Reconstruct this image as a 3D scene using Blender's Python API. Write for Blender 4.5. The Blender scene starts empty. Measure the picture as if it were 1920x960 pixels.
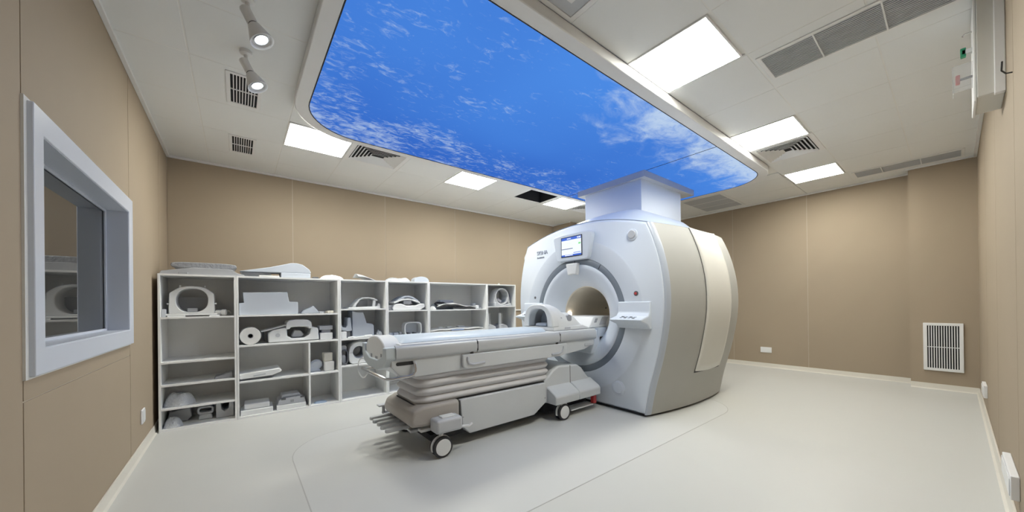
import bpy, math, random
from mathutils import Matrix, Vector, noise
random.seed(4)
sc = bpy.context.scene
COL = sc.collection
PI = math.pi

# ---------------------------------------------------------------- camera
def make_camera():
    yaw, pitch, roll = math.radians(38.241), math.radians(.128), math.radians(-.68)
    fwd = Vector((math.sin(yaw), math.cos(yaw), 0)); right = Vector((math.cos(yaw), -math.sin(yaw), 0)); up = Vector((0, 0, 1))
    c, s = math.cos(pitch), math.sin(pitch)
    fwd, up = c*fwd + s*up, c*up - s*fwd
    c, s = math.cos(roll), math.sin(roll)
    right, up = c*right + s*up, c*up - s*right
    cd = bpy.data.cameras.new('camera'); cam = bpy.data.objects.new('camera', cd); COL.objects.link(cam)
    m = Matrix((right, up, -fwd)).transposed().to_4x4(); m.translation = (0, 0, 1.2)
    cam.matrix_world = m
    cd.sensor_width = 36; cd.lens = 36*652.831/1920; cd.shift_y = (569.221-480)/1920
    cd.clip_start = .02
    sc.camera = cam
make_camera()
# ---------------------------------------------------------------- world, exposure
w = bpy.data.worlds.new('world'); sc.world = w; w.use_nodes = True
w.node_tree.nodes['Background'].inputs[0].default_value = (.5, .52, .55, 1)
w.node_tree.nodes['Background'].inputs[1].default_value = .0
sc.view_settings.view_transform = 'Standard'; sc.view_settings.look = 'None'
sc.view_settings.exposure = 0.0; sc.view_settings.gamma = 1; sc.view_settings.use_curve_mapping = False
LAMP = 40.0          # radiance of the ceiling light panels
SKY = 1.0           # radiance of the printed sky panel

# ---------------------------------------------------------------- materials
MATS = {}
def mat(name, col, rough=.5, metal=0, var=.04, vscale=6, bump=0, bscale=60, spec=.5, coat=0, emit=None, estr=0, trans=0, alpha=1, ior=1.5):
    if name in MATS: return MATS[name]
    m = bpy.data.materials.new(name); m.use_nodes = True; MATS[name] = m
    nt = m.node_tree; N = nt.nodes; b = N['Principled BSDF']
    tc = N.new('ShaderNodeTexCoord')
    nz = N.new('ShaderNodeTexNoise'); nz.inputs['Scale'].default_value = vscale; nz.inputs['Detail'].default_value = 3
    nt.links.new(tc.outputs['Object'], nz.inputs['Vector'])
    mx = N.new('ShaderNodeMix'); mx.data_type = 'RGBA'
    lo = [max(0, c*(1-var)) for c in col]; hi = [min(1, c*(1+var)) for c in col]
    mx.inputs[6].default_value = (*lo, 1); mx.inputs[7].default_value = (*hi, 1)
    nt.links.new(nz.outputs[0], mx.inputs[0]); nt.links.new(mx.outputs[2], b.inputs['Base Color'])
    b.inputs['Roughness'].default_value = rough; b.inputs['Metallic'].default_value = metal
    b.inputs['Specular IOR Level'].default_value = spec; b.inputs['Coat Weight'].default_value = coat
    b.inputs['Coat Roughness'].default_value = .1
    b.inputs['IOR'].default_value = ior
    if trans: b.inputs['Transmission Weight'].default_value = trans
    if alpha < 1: b.inputs['Alpha'].default_value = alpha
    if emit: b.inputs['Emission Color'].default_value = (*emit, 1); b.inputs['Emission Strength'].default_value = estr
    if bump:
        n2 = N.new('ShaderNodeTexNoise'); n2.inputs['Scale'].default_value = bscale; n2.inputs['Detail'].default_value = 2
        nt.links.new(tc.outputs['Object'], n2.inputs['Vector'])
        bp = N.new('ShaderNodeBump'); bp.inputs['Strength'].default_value = bump; bp.inputs['Distance'].default_value = .01
        nt.links.new(n2.outputs[0], bp.inputs['Height']); nt.links.new(bp.outputs[0], b.inputs['Normal'])
    return m

def fabric_wall(name, col):
    """beige perforated acoustic cladding: fine woven dots plus a soft blotch"""
    m = mat(name, col, rough=.75, var=.035, vscale=1.6, spec=.25)
    nt = m.node_tree; N = nt.nodes; b = N['Principled BSDF']
    geo = N.new('ShaderNodeNewGeometry')
    wv = []
    for d, s in (('Z', 95), ('X', 95), ('Y', 95)):
        wt = N.new('ShaderNodeTexWave'); wt.wave_type = 'BANDS'; wt.bands_direction = d
        wt.inputs['Scale'].default_value = s; wt.inputs['Distortion'].default_value = 0
        nt.links.new(geo.outputs['Position'], wt.inputs['Vector']); wv.append(wt)
    a = N.new('ShaderNodeMath'); a.operation = 'MULTIPLY'; nt.links.new(wv[1].outputs['Fac'], a.inputs[0]); nt.links.new(wv[2].outputs['Fac'], a.inputs[1])
    c = N.new('ShaderNodeMath'); c.operation = 'MULTIPLY'; nt.links.new(a.outputs[0], c.inputs[0]); nt.links.new(wv[0].outputs['Fac'], c.inputs[1])
    mr = N.new('ShaderNodeMapRange'); mr.inputs['To Min'].default_value = 1.03; mr.inputs['To Max'].default_value = .86
    nt.links.new(c.outputs[0], mr.inputs['Value'])
    mx = N.new('ShaderNodeMix'); mx.data_type = 'RGBA'; mx.blend_type = 'MULTIPLY'; mx.inputs[0].default_value = 1
    src = b.inputs['Base Color'].links[0].from_socket
    nt.links.new(src, mx.inputs[6]); nt.links.new(mr.outputs[0], mx.inputs[7]); nt.links.new(mx.outputs[2], b.inputs['Base Color'])
    return m

WALL = fabric_wall('wall_cladding', (.36, .293, .217))
JOINT = mat('cladding_joint', (.47, .40, .32), .6)
CEIL = mat('ceiling_tile', (.80, .815, .815), .6, var=.015, vscale=2, bump=.05, bscale=300)
GRIDM = mat('ceiling_grid', (.80, .80, .78), .5)
DARK = mat('dark_void', (.012, .012, .014), .9)
FLOOR = mat('floor_vinyl', (.585, .588, .565), .36, var=.02, vscale=1.3, spec=.4)
INLAY = mat('floor_inlay', (.60, .605, .59), .32, var=.02, vscale=1.3, spec=.4)
SEAM = mat('floor_seam', (.46, .455, .44), .6)
BASEB = mat('baseboard', (.70, .67, .60), .45)
WHITE = mat('white_paint', (.80, .80, .80), .4)
WFRAME = mat('window_frame', (.62, .66, .74), .32, var=.02)
PLAST = mat('white_plastic', (.79, .805, .805), .3, var=.015)
GANTRY = mat('gantry_white', (.67, .73, .81), .38, var=.01)
TAUPE = mat('gantry_taupe', (.42, .42, .40), .58, metal=0, var=.02, spec=.22)
CREAM = mat('gantry_cream', (.65, .64, .60), .58, var=.01, spec=.22)
TRIM = mat('gantry_trim', (.44, .49, .57), .35, var=.02)
RING = mat('ring_grey', (.19, .225, .27), .35, var=.02)
GAP = mat('gap_black', (.02, .02, .022), .6)
BORE = mat('bore_liner', (.70, .65, .55), .4)
LGREY = mat('light_grey_plastic', (.52, .54, .57), .4)
MGREY = mat('mid_grey_plastic', (.34, .35, .37), .45)
DGREY = mat('dark_grey_plastic', (.11, .115, .125), .5)
TBASE = mat('table_taupe', (.40, .375, .35), .4)
TPANEL = mat('table_panel', (.60, .625, .645), .38)
BELLOW = mat('bellows_vinyl', (.60, .595, .61), .5, bump=.1, bscale=15)
SILVER = mat('satin_silver', (.53, .55, .57), .38, metal=.15)
STEEL = mat('brushed_steel', (.62, .62, .62), .25, metal=.9)
PAD = mat('pad_vinyl', (.54, .62, .69), .45, bump=.08, bscale=12)
FOAM = mat('foam_blue_grey', (.50, .54, .60), .8)
FOAMW = mat('foam_white', (.74, .74, .72), .85, bump=.1)
FOAMC = mat('foam_cream', (.72, .69, .60), .85, bump=.1)
SHELF = mat('shelf_laminate', (.87, .875, .865), .4, var=.01)
GREYBAG = mat('grey_plastic_wrap', (.30, .31, .33), .18, bump=.8, bscale=30, spec=.8)
PLBAG = mat('clear_plastic_bag', (.56, .59, .62), .12, bump=1.0, bscale=55, spec=.9)
RUBBER = mat('rubber_black', (.03, .03, .033), .6)
RED = mat('red_plastic', (.55, .06, .06), .4)
GREEN = mat('green_plastic', (.03, .30, .16), .4)
CLEAR = mat('clear_plastic', (.75, .78, .80), .1, alpha=.22)
GLASS = mat('shielded_glass', (.035, .036, .036), .02, spec=.85, ior=1.6, var=.0)
LIT = mat('lamp_diffuser', (.9, .9, .9), .5, emit=(.985, .975, .89), estr=LAMP)
SPOTL = mat('spot_lens', (.9, .9, .9), .5, emit=(.9, .97, 1), estr=9)
BORELT = mat('bore_light', (.9, .9, .9), .5, emit=(1, .9, .75), estr=22)
SCRW = mat('screen_white', (.2, .2, .2), .3, emit=(.82, .88, .95), estr=.95)
SCRB = mat('screen_blue', (.02, .05, .2), .3, emit=(.03, .10, .50), estr=1)
SCRN = mat('screen_navy', (.02, .03, .1), .3, emit=(.012, .025, .09), estr=1)
SCRG = mat('screen_green', (.1, .3, .1), .3, emit=(.16, .5, .18), estr=1)
SCRY = mat('screen_tint', (.3, .3, .2), .3, emit=(.72, .70, .62), estr=.95)
INK = mat('grey_lettering', (.36, .39, .45), .5)

def sky_material():
    m = bpy.data.materials.new('printed_sky'); m.use_nodes = True
    nt = m.node_tree; N = nt.nodes; N.remove(N['Principled BSDF'])
    out = N['Material Output']; L = nt.links
    geo = N.new('ShaderNodeNewGeometry'); sep = N.new('ShaderNodeSeparateXYZ'); L.new(geo.outputs['Position'], sep.inputs[0])
    def mth(op, a, b=None, clamp=False):
        n = N.new('ShaderNodeMath'); n.operation = op; n.use_clamp = clamp
        for i, v in enumerate((a, b)):
            if v is None: continue
            if isinstance(v, (int, float)): n.inputs[i].default_value = v
            else: L.new(v, n.inputs[i])
        return n.outputs[0]
    def noi(scale, det, rough, vec, dist=0):
        n = N.new('ShaderNodeTexNoise'); n.inputs['Scale'].default_value = scale; n.inputs['Detail'].default_value = det
        n.inputs['Roughness'].default_value = rough; n.inputs['Distortion'].default_value = dist; L.new(vec, n.inputs['Vector']); return n.outputs[0]
    def mp(sx, sy, off=(0, 0, 0), rz=0):
        n = N.new('ShaderNodeMapping'); n.inputs['Scale'].default_value = (sx, sy, 1); n.inputs['Location'].default_value = off
        n.inputs['Rotation'].default_value = (0, 0, rz); L.new(geo.outputs['Position'], n.inputs[0]); return n.outputs[0]
    def rng(v, a, b, lo=0., hi=1.):
        n = N.new('ShaderNodeMapRange'); n.interpolation_type = 'SMOOTHSTEP'
        n.inputs['From Min'].default_value = a; n.inputs['From Max'].default_value = b; n.inputs['To Min'].default_value = lo; n.inputs['To Max'].default_value = hi
        L.new(v, n.inputs['Value']); return n.outputs[0]
    X, Y = sep.outputs[0], sep.outputs[1]
    # small wisps, densest along the far edge and around the left end
    wis = noi(11.5, 6, .66, mp(.75, 1.5, (.3, .2, 0), .35), .9)
    patch = noi(2.1, 2, .5, mp(1, 1.2, (4, 1, 0)))
    far = rng(mth('ADD', Y, mth('MULTIPLY', patch, .5)), 3.15, 3.95)
    left = rng(X, 2.7, .9)
    dens = mth('ADD', mth('MULTIPLY', far, .16), mth('MULTIPLY', left, .09))
    dens = mth('ADD', dens, mth('MULTIPLY', mth('SUBTRACT', patch, .5), .5))
    wmask = rng(mth('ADD', wis, mth('MULTIPLY', dens, .9)), .60, .92)
    # big bank of cloud by the near edge towards the magnet
    ax = rng(X, 1.2, 3.3)
    edge = mth('SUBTRACT', 1.0, mth('MULTIPLY', mth('SUBTRACT', Y, 1.62), .85))
    big = mth('MULTIPLY', ax, edge)
    bn = noi(3.0, 7, .62, mp(.8, 1.3, (2.2, 0, 0)), .5)
    bmask = rng(mth('ADD', mth('MULTIPLY', big, .72), mth('SUBTRACT', bn, .5)), .34, .78)
    bn2 = noi(11, 5, .65, mp(1, 1.4), .4)
    bmask = mth('MULTIPLY', bmask, rng(bn2, .25, .55, .55, 1.0))
    mask = mth('MAXIMUM', mth('MULTIPLY', wmask, .54), mth('MULTIPLY', bmask, .82), True)
    mask = mth('MINIMUM', mask, 1.0)
    grad = noi(.55, 2, .5, mp(1, 1, (1, 3, 0)))
    g = mth('ADD', rng(Y, 1.6, 3.9, .85, .1), mth('MULTIPLY', mth('SUBTRACT', grad, .5), 1.2), True)
    bl = N.new('ShaderNodeMix'); bl.data_type = 'RGBA'; bl.inputs[6].default_value = (.036, .140, .57, 1); bl.inputs[7].default_value = (.072, .255, .77, 1)
    L.new(g, bl.inputs[0])
    mx = N.new('ShaderNodeMix'); mx.data_type = 'RGBA'; mx.inputs[7].default_value = (.58, .71, .86, 1)
    L.new(bl.outputs[2], mx.inputs[6]); L.new(mask, mx.inputs[0])
    em = N.new('ShaderNodeEmission'); em.inputs['Strength'].default_value = SKY; L.new(mx.outputs[2], em.inputs[0]); L.new(em.outputs[0], out.inputs[0])
    return m
SKYM = sky_material()

# ---------------------------------------------------------------- builders
ROOT = {}
def tag(o, label=None, cat=None, group=None, kind=None):
    if label: o['label'] = label
    if cat: o['category'] = cat
    if group: o['group'] = group
    if kind: o['kind'] = kind
    return o
def thing(name, label, cat, loc=(0, 0, 0), group=None):
    o = bpy.data.objects.new(name, None); o.empty_display_size = .05; COL.objects.link(o); o.location = loc
    ROOT[o.name] = Vector(loc)
    return tag(o, label, cat, group)

class M:
    """collects faces in world coordinates"""
    def __init__(s): s.v = []; s.f = []
    def add(s, vs, fs):
        n = len(s.v); s.v += [Vector(p) for p in vs]; s.f += [[i+n for i in f] for f in fs]; return s
    def box(s, x0, x1, y0, y1, z0, z1):
        return s.add([(x0,y0,z0),(x1,y0,z0),(x1,y1,z0),(x0,y1,z0),(x0,y0,z1),(x1,y0,z1),(x1,y1,z1),(x0,y1,z1)],
                     [(0,3,2,1),(4,5,6,7),(0,1,5,4),(1,2,6,5),(2,3,7,6),(3,0,4,7)])
    def prism(s, poly, ax, a, b):
        """poly of 2-D points in the two other axes (in xyz order), extruded along ax from a to b"""
        def P(p, t):
            q = list(p); q.insert(ax, t); return q
        n = len(poly)
        area = sum(poly[i][0]*poly[(i+1) % n][1]-poly[(i+1) % n][0]*poly[i][1] for i in range(n))
        if (area < 0) != (ax == 1): poly = poly[::-1]
        if a > b: a, b = b, a
        return s.add([P(p, a) for p in poly]+[P(p, b) for p in poly],
                     [tuple(range(n))[::-1], tuple(range(n, 2*n))]+[(i, (i+1) % n, (i+1) % n+n, i+n) for i in range(n)])
    def ring(s, outer, inner, ax, a, b):
        """two loops of equal count, extruded along ax: a frame or hollow block"""
        def P(p, t):
            q = list(p); q.insert(ax, t); return q
        n = len(outer)
        area = sum(outer[i][0]*outer[(i+1) % n][1]-outer[(i+1) % n][0]*outer[i][1] for i in range(n))
        if (area < 0) != (ax == 1): outer = outer[::-1]; inner = inner[::-1]
        vs = [P(p, a) for p in outer]+[P(p, a) for p in inner]+[P(p, b) for p in outer]+[P(p, b) for p in inner]
        fs = []
        for i in range(n):
            j = (i+1) % n
            fs += [(i, n+i, n+j, j), (2*n+i, 2*n+j, 3*n+j, 3*n+i), (i, j, 2*n+j, 2*n+i), (n+i, 3*n+i, 3*n+j, n+j)]
        return s.add(vs, fs)
    def lathe(s, prof, c, ax, n=24, closed=False):
        """prof: (radius, offset along ax)"""
        vs = []; k = len(prof)
        a1, a2 = [(1, 2), (2, 0), (0, 1)][ax]
        for r, t in prof:
            for i in range(n):
                q = list(c); q[ax] += t; q[a1] += r*math.cos(2*PI*i/n); q[a2] += r*math.sin(2*PI*i/n); vs.append(q)
        fs = []
        for j in range(k if closed else k-1):
            jj = (j+1) % k
            for i in range(n):
                ii = (i+1) % n; fs.append((j*n+i, j*n+ii, jj*n+ii, jj*n+i))
        if not closed:
            if prof[0][0] > 1e-6: fs.append(tuple(range(n))[::-1])
            if prof[-1][0] > 1e-6: fs.append(tuple(range((k-1)*n, k*n)))
        return s.add(vs, fs)
    def cyl(s, c, r, ax, t0, t1, n=20): return s.lathe([(r, t0), (r, t1)], c, ax, n)
    def tube(s, pts, r, n=8):
        pts = [Vector(p) for p in pts]; vs = []; fs = []; pu = None
        for i, p in enumerate(pts):
            d = (pts[min(i+1, len(pts)-1)]-pts[max(i-1, 0)]).normalized()
            u = pu if pu else (Vector((0, 0, 1)) if abs(d.z) < .9 else Vector((1, 0, 0)))
            u = (u-d*u.dot(d)).normalized(); pu = u; v = d.cross(u)
            for k in range(n):
                a = 2*PI*k/n; vs.append(p+r*(math.cos(a)*u+math.sin(a)*v))
        for i in range(len(pts)-1):
            for k in range(n):
                kk = (k+1) % n; fs.append((i*n+k, i*n+kk, (i+1)*n+kk, (i+1)*n+k))
        fs += [tuple(range(n))[::-1], tuple(range((len(pts)-1)*n, len(pts)*n))]
        return s.add(vs, fs)
    def grid(s, fn, nu, nv, wrapu=False):
        vs = [fn(i/(nu if wrapu else nu-1), j/(nv-1)) for i in range(nu) for j in range(nv)]
        fs = []
        for i in range(nu if wrapu else nu-1):
            ii = (i+1) % nu
            for j in range(nv-1): fs.append((i*nv+j, ii*nv+j, ii*nv+j+1, i*nv+j+1))
        return s.add(vs, fs)
    def rot(s, c, ax, deg):
        R = Matrix.Rotation(math.radians(deg), 3, 'XYZ'[ax]); c = Vector(c)
        s.v = [R @ (p-c)+c for p in s.v]; return s
    def move(s, d): d = Vector(d); s.v = [p+d for p in s.v]; return s
    def build(s, name, m, parent=None, bevel=0, seg=2, ang=30, label=None, solid=0, subd=0):
        r = parent; off = Vector((0, 0, 0))
        while r is not None:
            if r.name in ROOT: off = ROOT[r.name]; break
            r = r.parent
        me = bpy.data.meshes.new(name); me.from_pydata([tuple(p-off) for p in s.v], [], s.f)
        me.materials.append(m); me.validate(); me.update()
        for p in me.polygons: p.use_smooth = True
        me.set_sharp_from_angle(angle=math.radians(ang))
        o = bpy.data.objects.new(name, me); COL.objects.link(o)
        if parent: o.parent = parent
        if label: o['label'] = label
        if solid:
            md = o.modifiers.new('solid', 'SOLIDIFY'); md.thickness = solid; md.offset = 0
        if subd:
            md = o.modifiers.new('sub', 'SUBSURF'); md.levels = subd; md.render_levels = subd
        if bevel:
            md = o.modifiers.new('bev', 'BEVEL'); md.width = bevel; md.segments = seg; md.limit_method = 'ANGLE'; md.angle_limit = math.radians(35)
            md.harden_normals = False
        return o
def struct(mm, name, m, parent=None, **k): return tag(mm.build(name, m, parent, **k), kind=None if parent else 'structure')
def single(mm, name, m, label, cat, group=None, **k): return tag(mm.build(name, m, None, **k), label, cat, group)
def rrect(x0, x1, y0, y1, r, n=8):
    p = []
    for cx, cy, a in ((x1-r, y1-r, 0), (x0+r, y1-r, 90), (x0+r, y0+r, 180), (x1-r, y0+r, 270)):
        for i in range(n+1):
            t = math.radians(a+90*i/n); p.append((cx+r*math.cos(t), cy+r*math.sin(t)))
    return p
def ell(cx, cy, rx, ry, n, a0=0, a1=360): return [(cx+rx*math.cos(math.radians(a0+(a1-a0)*i/n)), cy+ry*math.sin(math.radians(a0+(a1-a0)*i/n))) for i in range(n)]
def lerp(tab, t):
    for (a, va), (b, vb) in zip(tab, tab[1:]):
        if t <= b:
            u = max(0, (t-a)/(b-a)); return va+(vb-va)*u
    return tab[-1][1]
def smooth_tab(tab, t):
    # Catmull-Rom through the table
    n = len(tab)
    for i in range(n-1):
        if t <= tab[i+1][0] or i == n-2:
            p1, p2 = tab[i], tab[i+1]; p0 = tab[i-1] if i else p1; p3 = tab[i+2] if i+2 < n else p2
            u = min(1, max(0, (t-p1[0])/(p2[0]-p1[0])))
            m1 = (p2[1]-p0[1])/(p2[0]-p0[0])*(p2[0]-p1[0]); m2 = (p3[1]-p1[1])/(p3[0]-p1[0])*(p2[0]-p1[0])
            return (2*u**3-3*u*u+1)*p1[1]+(u**3-2*u*u+u)*m1+(-2*u**3+3*u*u)*p2[1]+(u**3-u*u)*m2

# ================================================================ ROOM
XL, XR, YN, YB, ZC = -.645, 7.577, -.197, 5.732, 3.008
T = .003                                             # cladding thickness, inside the room line
def in_rect(x0, x1, y0, y1, rx0, rx1, ry0, ry1): return x0 >= rx0-1e-3 and x1 <= rx1+1e-3 and y0 >= ry0-1e-3 and y1 <= ry1+1e-3

fl = struct(M().box(XL-.2, XR+.2, YN-.2, YB+.2, -.1, 0), 'floor', FLOOR)
o = rrect(.33, 4.6, 1.535, 3.71, .5, 10)
inl = M().prism(o, 2, 0, .0012).build('floor_inlay', INLAY, fl)
n = len(o); cx, cy = 2.4, 2.6
M().ring(rrect(.327, 4.603, 1.532, 3.713, .503, 10), rrect(.333, 4.597, 1.538, 3.707, .497, 10), 2, 0, .0016).build('floor_seam', SEAM, fl)

# walls behind the cladding
WY0, WY1, WZ0, WZ1 = 2.302, 3.753, 1.037, 1.921       # window opening in the left wall
mm = M(); D = .35
mm.box(XL-D, XL-T, YN-.2, WY0, 0, 3.3).box(XL-D, XL-T, WY1, YB+.2, 0, 3.3).box(XL-D, XL-T, WY0, WY1, 0, WZ0).box(XL-D, XL-T, WY0, WY1, WZ1, 3.3)
wl = struct(mm, 'wall_left', JOINT)
wb = struct(M().box(XL-.2, XR+.2, YB+T, YB+.2, 0, 3.3), 'wall_back', JOINT)
wr = struct(M().box(XR+T, XR+.2, YN-.2, YB+.2, 0, 3.3), 'wall_right', JOINT)
wn = struct(M().box(XL-.2, XR+.2, YN-.2, YN-T, 0, 3.3), 'wall_front', JOINT)
G = .004
def panels(wall, ax, plane, sgn, cuts, z0=.0, z1=ZC+.01):
    a, b = sorted((plane, plane+sgn*T))
    for c0, c1 in zip(cuts, cuts[1:]):
        m2 = M()
        if ax == 0: m2.box(a, b, c0+G, c1-G, z0, z1)
        else: m2.box(c0+G, c1-G, a, b, z0, z1)
        m2.build('wall_panel', WALL, wall)
panels(wb, 1, YB, 1, [XL, .617, 1.904, 3.192, 4.479, 5.756, 7.0, XR])
panels(wr, 0, XR, 1, [.378, 1.528, 2.654, 3.78, 4.9, YB])
panels(wn, 1, YN, -1, [XL, .6, 1.887, 3.1, 4.4, 5.7, 6.9, XR])
panels(wl, 0, XL, -1, [YN, .92, 2.2]); panels(wl, 0, XL, -1, [3.88, 5.17, YB])
panels(wl, 0, XL, -1, [2.2, 3.88], 0, .845)
M().box(XL-T, XL, 2.2+G, 3.88-G, .851, WZ0).box(XL-T, XL, 2.2+G, WY0, WZ0, WZ1).box(XL-T, XL, WY1, 3.88-G, WZ0, WZ1).box(XL-T, XL, 2.2+G, 3.88-G, WZ1, ZC+.01).build('wall_panel', WALL, wl)
# pier by the right wall and column in the far corner
pr = struct(M().box(7.318+T, XR, YN, .378-T, 0, ZC), 'wall_right_pier', JOINT)
M().box(7.318, 7.318+T, YN, .378, 0, ZC).build('wall_panel', WALL, pr)
M().box(7.318+T, XR, .378-T, .378, 0, ZC).build('wall_panel', WALL, pr)
pc = struct(M().box(5.756+T, XR, 5.22+T, YB, 0, ZC), 'wall_back_pier', JOINT)
M().box(5.756, 5.756+T, 5.22, YB, 0, ZC).build('wall_panel', WALL, pc)
M().box(5.756+T, XR, 5.22, 5.22+T, 0, ZC).build('wall_panel', WALL, pc)
# baseboards with a small cove
def base(name, ax, plane, s, c0, c1, h=.075):
    pf = [(0, 0), (s*.030, 0), (s*.016, .012), (s*.012, .03), (s*.010, h), (0, h)]
    m2 = M()
    if ax == 0: m2.prism([(plane+a, z) for a, z in pf], 1, c0, c1)
    else: m2.prism([(plane+a, z) for a, z in pf], 0, c0, c1)
    struct(m2, name, BASEB, bevel=.002, seg=1)
base('baseboard_left', 0, XL, 1, YN, YB); base('baseboard_back', 1, YB, -1, XL, 5.756)
base('baseboard_right', 0, XR, -1, .378, 5.22); base('baseboard_front', 1, YN, 1, XL, 7.318); base('baseboard_pier', 0, 7.318, -1, YN, .378)
# cornice strips
def corn(name, m2): struct(m2, name, WHITE, bevel=.002, seg=1)
corn('trim_1', M().box(XL, XL+.028, YN, YB, ZC-.022, ZC)); corn('trim_2', M().box(XL, 5.756, YB-.028, YB, ZC-.022, ZC))
corn('trim_3', M().box(XR-.028, XR, .378, 5.22, ZC-.022, ZC)); corn('trim_4', M().box(XL, 7.318, YN, YN+.028, ZC-.022, ZC))
corn('trim_5', M().box(7.318-.022, 7.318, YN, .40, ZC-.018, ZC)); corn('trim_6', M().box(5.756-.022, 5.756, 5.20, YB, ZC-.018, ZC))

# ---- ceiling: backing with one open bay, tiles as parts
HX0, HX1, HY0, HY1 = 3.672, 4.262, 4.0, 4.565
mm = M()
mm.box(XL-.2, HX0, YN-.2, YB+.2, ZC+.012, 3.3).box(HX1, XR+.2, YN-.2, YB+.2, ZC+.012, 3.3).box(HX0, HX1, YN-.2, HY0, ZC+.012, 3.3).box(HX0, HX1, HY1, YB+.2, ZC+.012, 3.3)
ce = struct(mm, 'ceiling', GRIDM)
M().box(HX0-.001, HX1+.001, HY0-.001, HY1+.001, 3.28, 3.3).add([], []).build('open_bay_top', DARK, ce)
M().ring([(HX0, HY0), (HX1, HY0), (HX1, HY1), (HX0, HY1)], [(HX0+.006, HY0+.006), (HX1-.006, HY0+.006), (HX1-.006, HY1-.006), (HX0+.006, HY1-.006)], 2, ZC+.004, 3.285).build('open_bay_lining', DARK, ce)
NX = [XL, -.26, .405, 1.02, 1.70, 2.32, 2.94, 3.60, 4.255, 4.862, 5.515, 6.148, 6.765, 7.38, XR]
FX = [XL, -.26, .405, 1.018, 1.685, 2.382, 2.993, 3.672, 4.262, 4.338, 4.948, 5.6, 6.25, 6.9, XR]
NY = [YN, .315, .92, 1.515]; LY = [1.515, 2.12, 2.73, 3.34, 3.985, 4.60, 5.22, YB]
LIGHTS = [(2.33, 2.93, .945, 1.508), (4.265, 4.857, .945, 1.508), (6.155, 6.76, .935, 1.495), (.41, 1.012, 4.0, 4.587), (2.388, 2.99, 4.0, 4.615), (4.342, 4.945, 4.0, 4.592)]
SKIP = [(a-.02, b+.02, c-.04, d+.04) for a, b, c, d in LIGHTS]+[(1.0, 1.72, 3.95, 4.63), (4.84, 5.53, .9, 1.53), (1.0, 1.72, .9, 1.53), (HX0-.01, HX1+.01, 3.9, 4.62), (4.93, 5.62, 3.95, 4.63), (.39, 6.04, 1.5, 3.94)]
def tile(x0, x1, y0, y1):
    if x1-x0 < .03 or any(in_rect(x0, x1, y0, y1, *s) for s in SKIP): return
    M().box(x0+.003, x1-.003, y0+.0025, y1-.0025, ZC, ZC+.012).build('ceiling_tile', CEIL, ce, bevel=.003, seg=1)
def tiles(xs, ys):
    for x0, x1 in zip(xs, xs[1:]):
        for y0, y1 in zip(ys, ys[1:]): tile(x0, x1, y0, y1)
tiles(NX, NY); tiles([XL, -.26, .405], LY); tiles(FX[2:], [3.985, 4.60, 5.22, YB]); tiles([6.0, 6.25, 6.9, XR], [1.515, 2.35, 3.08, 3.985])
tile(.405, 1.018, 3.34, 3.985)
def bar(x0, x1, y0, y1): M().box(x0, x1, y0, y1, ZC+(.0012 if x1-x0 > y1-y0 else .0018), ZC+.0115).build('grid_bar', GRIDM, ce)
for y in (.315, .92): bar(XL, XR, y-.008, y+.008)
for x in NX[1:-1]: bar(x-.008, x+.008, YN, 1.515)
for x in (-.26, .405): bar(x-.008, x+.008, 1.515, YB)
for y in (2.12, 2.73, 3.34, 3.985, 4.60, 5.22): bar(XL, .405, y-.008, y+.008)
for y in (4.60, 5.22): bar(.405, XR, y-.008, y+.008)
for x in FX[3:-1]:
    if x != 4.338: bar(x-.008, x+.008, 4.61, YB)
for x in (1.018, 1.685, 2.382, 2.993, 4.948, 5.6, 6.25, 6.9): bar(x-.008, x+.008, 3.985, 4.6)
for y in (2.35, 3.08): bar(6.05, XR, y-.008, y+.008)

# ================================================================ LIGHT FITTINGS
def quad_frame(x0, x1, y0, y1, b): return [(x0, y0), (x1, y0), (x1, y1), (x0, y1)], [(x0+b, y0+b), (x1-b, y0+b), (x1-b, y1-b), (x0+b, y1-b)]
LL = ['square lit ceiling panel over the near aisle beside the sky mural', 'square lit ceiling panel next to the louvred diffuser by the sky mural end',
      'square lit ceiling panel closest to the vented right wall', 'square lit ceiling panel half tucked behind the rounded corner of the sky mural',
      'square lit ceiling panel midway along the shelving wall', 'square lit ceiling panel between the open bay and the white magnet pillar']
for (a, b, c, d), l in zip(LIGHTS, LL):
    t = thing('ceiling_light', l, 'light', ((a+b)/2, (c+d)/2, ZC), 'square ceiling light panels')
    ou, inn = quad_frame(a, b, c, d, .012)
    M().ring(ou, inn, 2, ZC-.006, ZC+.011).build('frame', WHITE, t)
    M().box(a+.012, b-.012, c+.012, d-.012, ZC-.003, ZC+.008).build('diffuser', LIT, t)

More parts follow.
